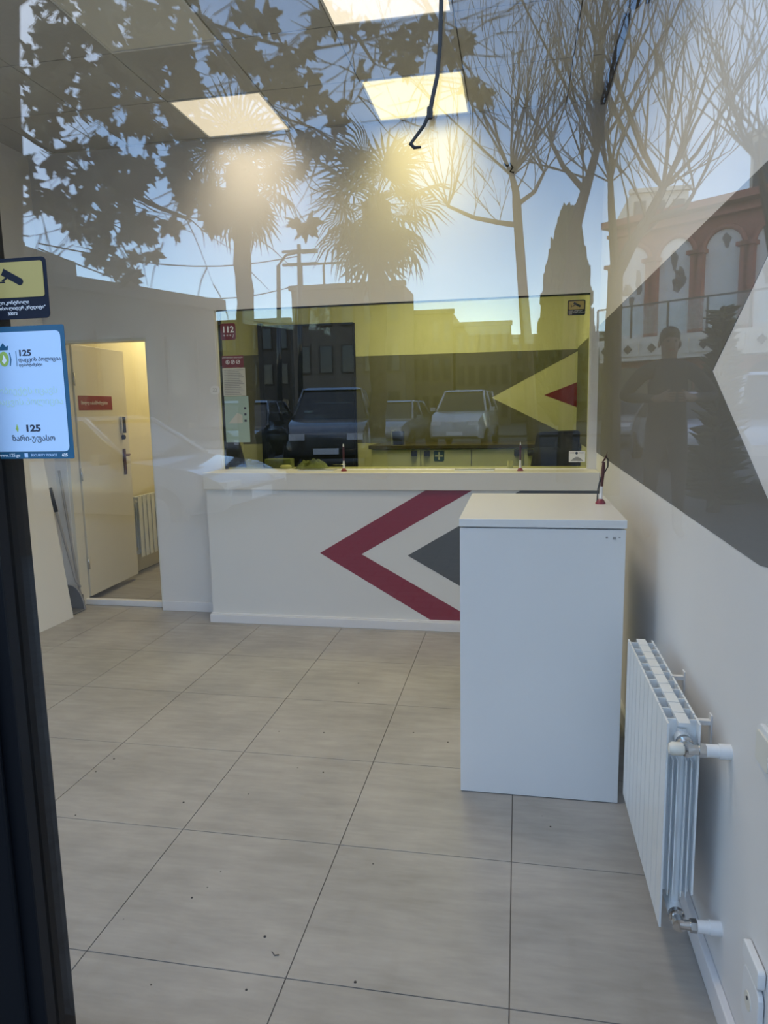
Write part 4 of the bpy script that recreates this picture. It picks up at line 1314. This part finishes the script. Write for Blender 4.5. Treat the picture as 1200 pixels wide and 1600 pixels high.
building('shop_building', 'long low dark building mirrored over the open door', ((-10.111, -7.000, 1.658), (-7.192, -14.500, 1.557)), 3.95, M['stone_dark'], 1, 9, (.55, .5), depth=4.0)
t, a, d, nrm, L, mt = building('apartment_block', 'pale block with a roof frame mirrored behind the nearer palm', ((-12.141, -36.000, 1.506), (-5.956, -36.000, 1.395)), 7.9, M['stone'], 3, 5, depth=3.5)
for k in range(5):
    mb = MB(); c = a + d * (k + .5) * L / 5; mb.box(c.x - .05, c.x + .05, c.y - .05, c.y + .05, 7.9, 9.2); part('roof_post', mb, M['pane_dark'], t)
mb = MB(); mb.obox(a + d * L / 2 + Vector((0, 0, 9.2)), (L / 2, .05, .05), mt); part('roof_rail', mb, M['pane_dark'], t)
building('row_house', 'grey house with tall windows mirrored in the yellow strip beside the dark door', ((-6.503, -41.000, 1.373), (-3.851, -41.000, 1.325)), 7.0, M['stone'], 3, 4)
building('row_house', 'brown house with tall windows mirrored over the wall chevron tip', ((-3.697, -41.000, 1.322), (-0.470, -41.000, 1.264)), 6.2, M['stone'], 3, 5)
building('row_house', 'low house mirrored under the cypress', ((-1.626, -47.600, 1.242), (5.822, -47.600, 1.109)), 6.0, M['stone'], 3, 6)
building('row_house', 'dark house mirrored above the red 112 sticker between the palms', ((-21.317, -44.000, 1.619), (-14.876, -44.000, 1.503)), 7.3, M['stone_dark'], 3, 6)
building('tower_block', 'cream tower mirrored above the arcade roof', ((6.704, -46.000, 1.103), (10.090, -46.000, 1.042)), 14.3, M['plaster'], 5, 3)
building('tower_block', 'tall cream building with a dark edge mirrored at the upper edge', ((11.248, -38.000, 1.073), (13.907, -34.000, 1.052)), 14.4, M['plaster'], 3, 2, (.75, .8), wm=M['stone_dark'])
building('tower_block', 'grey tower mirrored far behind the plane tree', ((-38.483, -43.000, 1.933), (-33.423, -43.000, 1.843)), 13.0, M['stone'], 5, 3)

# arcade: three tall arches with pale panels
A0, A1 = Vector((*(3.521, -28.000, 1.277)[:2], 0)), Vector((*(10.232, -22.600, 1.192)[:2], 0))
ad = (A1 - A0); AL = ad.length; ad.normalize()
an = Vector((ad.y, -ad.x, 0))
if an.y < 0: an = -an
am = Matrix((ad, an, Vector((0, 0, 1)))).transposed()
arc = thing('arcade_building', 'red brick arcade with pale arched panels mirrored over the wall chevron', 'building', (A0.x, A0.y, GZ), 'buildings across the street')


def AP(u, o, z): return A0 + ad * u + an * o + Vector((0, 0, z))


ZT, ZB = 8.25, 4.75
na = 5
pw = AL / na
mb = MB(); mb.obox(AP(AL / 2, -2.3, (ZT + GZ) / 2), (AL / 2, 2.2, (ZT - GZ) / 2), am); part('wall', mb, M['brick'], arc)
mb = MB(); mb.obox(AP(AL / 2, .15, ZT + .05), (AL / 2 + .15, .35, .12), am); mb.obox(AP(AL / 2, .05, ZT - .35), (AL / 2 + .05, .2, .06), am); part('cornice', mb, M['brick'], arc)
rr = pw * .37
for k in range(na):
    c = pw * (k + .55)
    zs = ZT - .85 - rr
    mb = MB()
    poly = [(c - rr, ZB - .9), (c + rr, ZB - .9)] + [(c + rr * math.cos(PI * q / 16), zs + rr * math.sin(PI * q / 16)) for q in range(17)]
    n = len(poly)
    vs = [AP(u, -.05, z) for u, z in poly] + [AP(u, -.1, z) for u, z in poly]
    mb.add(vs, [tuple(range(n)), tuple(range(2 * n - 1, n - 1, -1))] + [(i, n + i, n + (i + 1) % n, (i + 1) % n) for i in range(n)])
    pn = part('arch_panel', mb, M['mural'], arc)
    r2 = random.Random(40 + k)
    for q in range(4 if k < 2 else 1):
        cu, cz = c + r2.uniform(-.45, .45) * rr, zs - r2.uniform(-.3, 1.6)
        ws, hs = r2.uniform(.15, .4) * rr, r2.uniform(.25, .7) * rr
        pl = [AP(cu + ws * (1 + .35 * math.sin(3 * s + q)) * math.cos(s), -.04, cz + hs * (1 + .3 * math.cos(2 * s + k)) * math.sin(s)) for s in [2 * PI * i / 14 for i in range(14)]]
        bk = [p - an * .02 for p in pl]
        mb = MB(); mb.add(pl + bk, [tuple(range(14)), tuple(range(27, 13, -1))] + [(i, 14 + i, 14 + (i + 1) % 14, (i + 1) % 14) for i in range(14)])
        part('grey_shape', mb, M['mural_grey'], pn)
    mb = MB()
    mb.tube([AP(c + (rr + .09) * math.cos(PI * q / 16), .0, zs + (rr + .09) * math.sin(PI * q / 16)) for q in range(17)], .09, 8); part('arch_trim', mb, M['brick'], arc)
    for s in (-1, 1):
        mb = MB(); mb.obox(AP(c + s * (rr + .15), .05, (zs + ZB - .9) / 2), (.15, .15, (zs - ZB + .9) / 2), am); mb.obox(AP(c + s * (rr + .15), .1, zs), (.24, .24, .07), am)
        part('pier', mb, M['brick'], arc)
mb = MB(); mb.obox(AP(AL / 2, .4, 3.5), (AL / 2 + .2, .5, .42), am); part('frieze', mb, M['plaster'], arc)
for k in range(9):
    mb = MB(); mb.obox(AP(AL * (k + .5) / 9, .93, 3.5), (AL / 9 * .42, .03, .26), am); p = part('frieze_panel', mb, M['plaster'], arc)
    c = AP(AL * (k + .5) / 9, .98, 3.5)
    mb = MB(); mb.obox(c, (.12, .03, .12), am @ Matrix.Rotation(PI / 4, 3, 'Y')); part('boss', mb, M['stone_dark'], p)
for k in range(6):
    u0 = AL * k / 6
    mb = MB(); mb.obox(AP(u0 + AL / 12, .8, 4.55), (AL / 12 - .04, .012, .5), am); part('railing_pane', mb, M['rail_glass'], arc)
    mb = MB(); mb.obox(AP(u0, .8, 4.5), (.03, .03, .58), am); part('railing_post', mb, M['pane_dark'], arc)
mb = MB(); mb.obox(AP(AL / 2, .8, 5.1), (AL / 2, .03, .03), am); part('handrail', mb, M['pane_dark'], arc)
for k in range(5):
    c = pw * (k + .55)
    poly = [(c - .8, GZ + .1), (c + .8, GZ + .1)] + [(c + .8 * math.cos(PI * q / 12), 2.1 + .8 * math.sin(PI * q / 12)) for q in range(13)]
    n = len(poly)
    vs = [AP(u, .02, z) for u, z in poly] + [AP(u, -.05, z) for u, z in poly]
    mb = MB(); mb.add(vs, [tuple(range(n)), tuple(range(2 * n - 1, n - 1, -1))] + [(i, n + i, n + (i + 1) % n, (i + 1) % n) for i in range(n)])
    part('shop_arch', mb, M['pane_dark'], arc)

# ---- poles and wires
def street_pole(name, label, bp, top, arm):
    t = thing(name, label, 'pole', (bp[0], bp[1], GZ))
    mb = MB(); mb.tube([(bp[0], bp[1], GZ), top], [.12, .08], 8); part('post', mb, M['pane_dark'], t)
    if arm == 'lamp':
        mb = MB(); mb.tube([top, (top[0] + .3, top[1], top[2] + .35), (top[0] + 1.0, top[1], top[2] + .45)], .045, 6); part('arm', mb, M['pane_dark'], t)
        mb = MB(); mb.obox((top[0] + 1.2, top[1], top[2] + .44), (.3, .12, .06), Matrix.Identity(3)); part('lamp_head', mb, M['pane_dark'], t)
    else:
        for z in (.3, .8):
            mb = MB(); mb.box(top[0] - .7, top[0] + .7, top[1] - .05, top[1] + .05, top[2] - z, top[2] - z + .1); part('crossarm', mb, M['pane_dark'], t)
    return t


street_pole('utility_pole', 'utility pole with crossarms mirrored between the two palms', (-8.755, -26.000, 1.510), (-8.564, -26.000, 7.961), 'cross')
street_pole('street_lamp', 'thin street lamp with a short arm mirrored beside the utility pole', (-8.969, -24.000, 1.527), (-8.769, -24.000, 6.801), 'lamp')
for k, (p, q, lab) in enumerate((((-12.874, -16.000, 6.133), (-8.555, -26.000, 7.524), 'upper overhead wire mirrored between the tree and the utility pole'),
                                 ((-12.887, -16.000, 6.001), (-8.596, -26.000, 6.426), 'lower sagging overhead wire mirrored over the dark roof'))):
    p, q = Vector(p), Vector(q)
    pts = [p.lerp(q, s / 10) - Vector((0, 0, (.5 + .4 * k) * math.sin(PI * s / 10))) for s in range(11)]
    mb = MB(); mb.tube(pts, .022, 5)
    solo('overhead_wire', mb, M['rubber'], lab, 'wire', tuple(p), 'overhead wires')

# ---------------------------------------------------------------- person on the pavement, holding a phone at the chest
def person(label, loc, H=1.78):
    J = {}
    V = []; E = []; R = []
    def j(n, p, r, par=None):
        J[n] = len(V); V.append(Vector(p)); R.append(r if isinstance(r, tuple) else (r, r))
        if par: E.append((J[par], J[n]))
    j('pelvis', (0, 0, .96), (.165, .125))
    j('waist', (0, 0, 1.12), (.155, .115), 'pelvis')
    j('chest', (0, .0, 1.32), (.19, .13), 'waist')
    j('collar', (0, -.01, 1.45), (.13, .10), 'chest')
    j('neck', (0, .0, 1.52), .06, 'collar')
    j('head0', (0, .015, 1.60), (.072, .085), 'neck')
    j('head1', (0, .02, 1.67), (.078, .098), 'head0')
    j('head2', (0, .01, 1.735), (.065, .08), 'head1')
    for s, t in ((-1, 'l'), (1, 'r')):
        j('sh' + t, (s * .19, -.01, 1.435), .072, 'collar')
        j('el' + t, (s * .375, .03, 1.22), .052, 'sh' + t)
        j('wr' + t, (s * .13, .27, 1.20), .034, 'el' + t)
        j('pa' + t, (s * .075, .32, 1.215), (.042, .026), 'wr' + t)
        for q in range(4):
            z = 1.245 - q * .021
            j('f%d' % q + t, (s * .055, .345, z), .0105, 'pa' + t)
            j('g%d' % q + t, (s * .02, .365 - .004 * q, z), .0095, 'f%d' % q + t)
            j('h%d' % q + t, (s * (.004 + .003 * q), .352, z), .0085, 'g%d' % q + t)
        j('t1' + t, (s * .07, .30, 1.255), .012, 'pa' + t)
        j('t2' + t, (s * .04, .305, 1.275), .010, 't1' + t)
        j('hip' + t, (s * .095, 0, .90), .098, 'pelvis')
        j('kn' + t, (s * .115, .015, .50), .064, 'hip' + t)
        j('an' + t, (s * .125, -.015, .10), .045, 'kn' + t)
        j('to' + t, (s * .14, .13, .045), (.045, .035), 'an' + t)
    me = bpy.data.meshes.new('body'); me.from_pydata(V, E, [])
    o = bpy.data.objects.new('body', me); COL.objects.link(o)
    sk = o.modifiers.new('skin', 'SKIN'); sk.use_smooth_shade = True
    if not me.skin_vertices: 
        me.attributes.new('skin', 'FLOAT', 'POINT') if False else None
    for i, sv in enumerate(me.skin_vertices[0].data):
        sv.radius = R[i]; sv.use_root = (i == 0)
    o.modifiers.new('sub', 'SUBSURF').levels = 2
    o.modifiers['sub'].render_levels = 2
    bpy.context.view_layer.update()
    ev = bpy.data.meshes.new_from_object(o.evaluated_get(bpy.context.evaluated_depsgraph_get()))
    COL.objects.unlink(o); bpy.data.objects.remove(o)
    ev.materials.clear()
    for m in (M['jacket'], M['trousers'], M['skin'], M['black']): ev.materials.append(m)
    for p in ev.polygons:
        c = p.center
        if c.z > 1.53 or (c.y > .27 and c.z > 1.1): p.material_index = 2
        elif c.z < .11: p.material_index = 3
        elif c.z < .92: p.material_index = 1
        p.use_smooth = True
    t = thing('person', label, 'person', (0, 0, 0))
    b = bpy.data.objects.new('body', ev); link(b, t)
    mb = MB()
    pr = [(.02, 1.80), (.06, 1.785), (.088, 1.74), (.092, 1.69), (.086, 1.66)]
    vs, fs = [], []
    for i, (r, z) in enumerate(pr):
        for q in range(16):
            a = 2 * PI * q / 16
            vs.append((r * .92 * math.cos(a), .005 + r * 1.12 * math.sin(a) - (.012 if i > 2 else 0), z + (.02 * math.sin(a) if i > 2 else 0)))
    for i in range(len(pr) - 1):
        for q in range(16): fs.append((i * 16 + q, i * 16 + (q + 1) % 16, i * 16 + 16 + (q + 1) % 16, i * 16 + 16 + q))
    fs.append(tuple(range(16))); mb.add(vs, fs, True)
    part('hair', mb, M['hair'], t)
    mb = MB(); mb.hexa([(-.012, .105, 1.625), (.012, .105, 1.625), (.008, .09, 1.625), (-.008, .09, 1.625), (-.006, .098, 1.675), (.006, .098, 1.675), (.004, .09, 1.675), (-.004, .09, 1.675)]); part('nose', mb, M['skin'], t)
    mb = MB(); mb.obox((0, .098, 1.60), (.022, .006, .005), Matrix.Identity(3)); part('mouth', mb, M['lamp_red'], t)
    for s in (-1, 1):
        mb = MB(); mb.lathe([(0, -.006), (.01, -.004), (.01, .004), (0, .006)], (s * .03, .1, 1.675), 'y', 10); part('eye', mb, M['hair'], t)
        mb = MB(); mb.lathe([(0, -.008), (.026, -.006), (.03, .004), (0, .008)], (s * .084, .0, 1.655), 'x', 12); part('ear', mb, M['skin'], t)
    mb = MB(); mb.box(-.2, .2, -.13, .13, .9, .95); 
    mb = MB(); mb.lathe([(.075, 0), (.09, 0), (.08, .05), (.07, .06), (.065, .055)], (0, -.0, 1.475), 'z', 16); part('jacket_collar', mb, M['jacket'], t)
    t.location = loc
    s = H / 1.80
    t.scale = (s, s, s)
    ph = MB(); ph.box(-.036, .036, .348, .356, 1.165, 1.315)
    p = solo('smartphone', ph, M['black'], 'dark phone held at the chest by the standing person', 'phone', (0, 0, 0), bevel=.003)
    p.location = loc; p.scale = (s, s, s)
    return t


person('person in dark jacket standing on the pavement with elbows out, holding a phone', (lambda p: (p[0], p[1], GZ))((1.243, -4.400, 1.471)), 1.80)
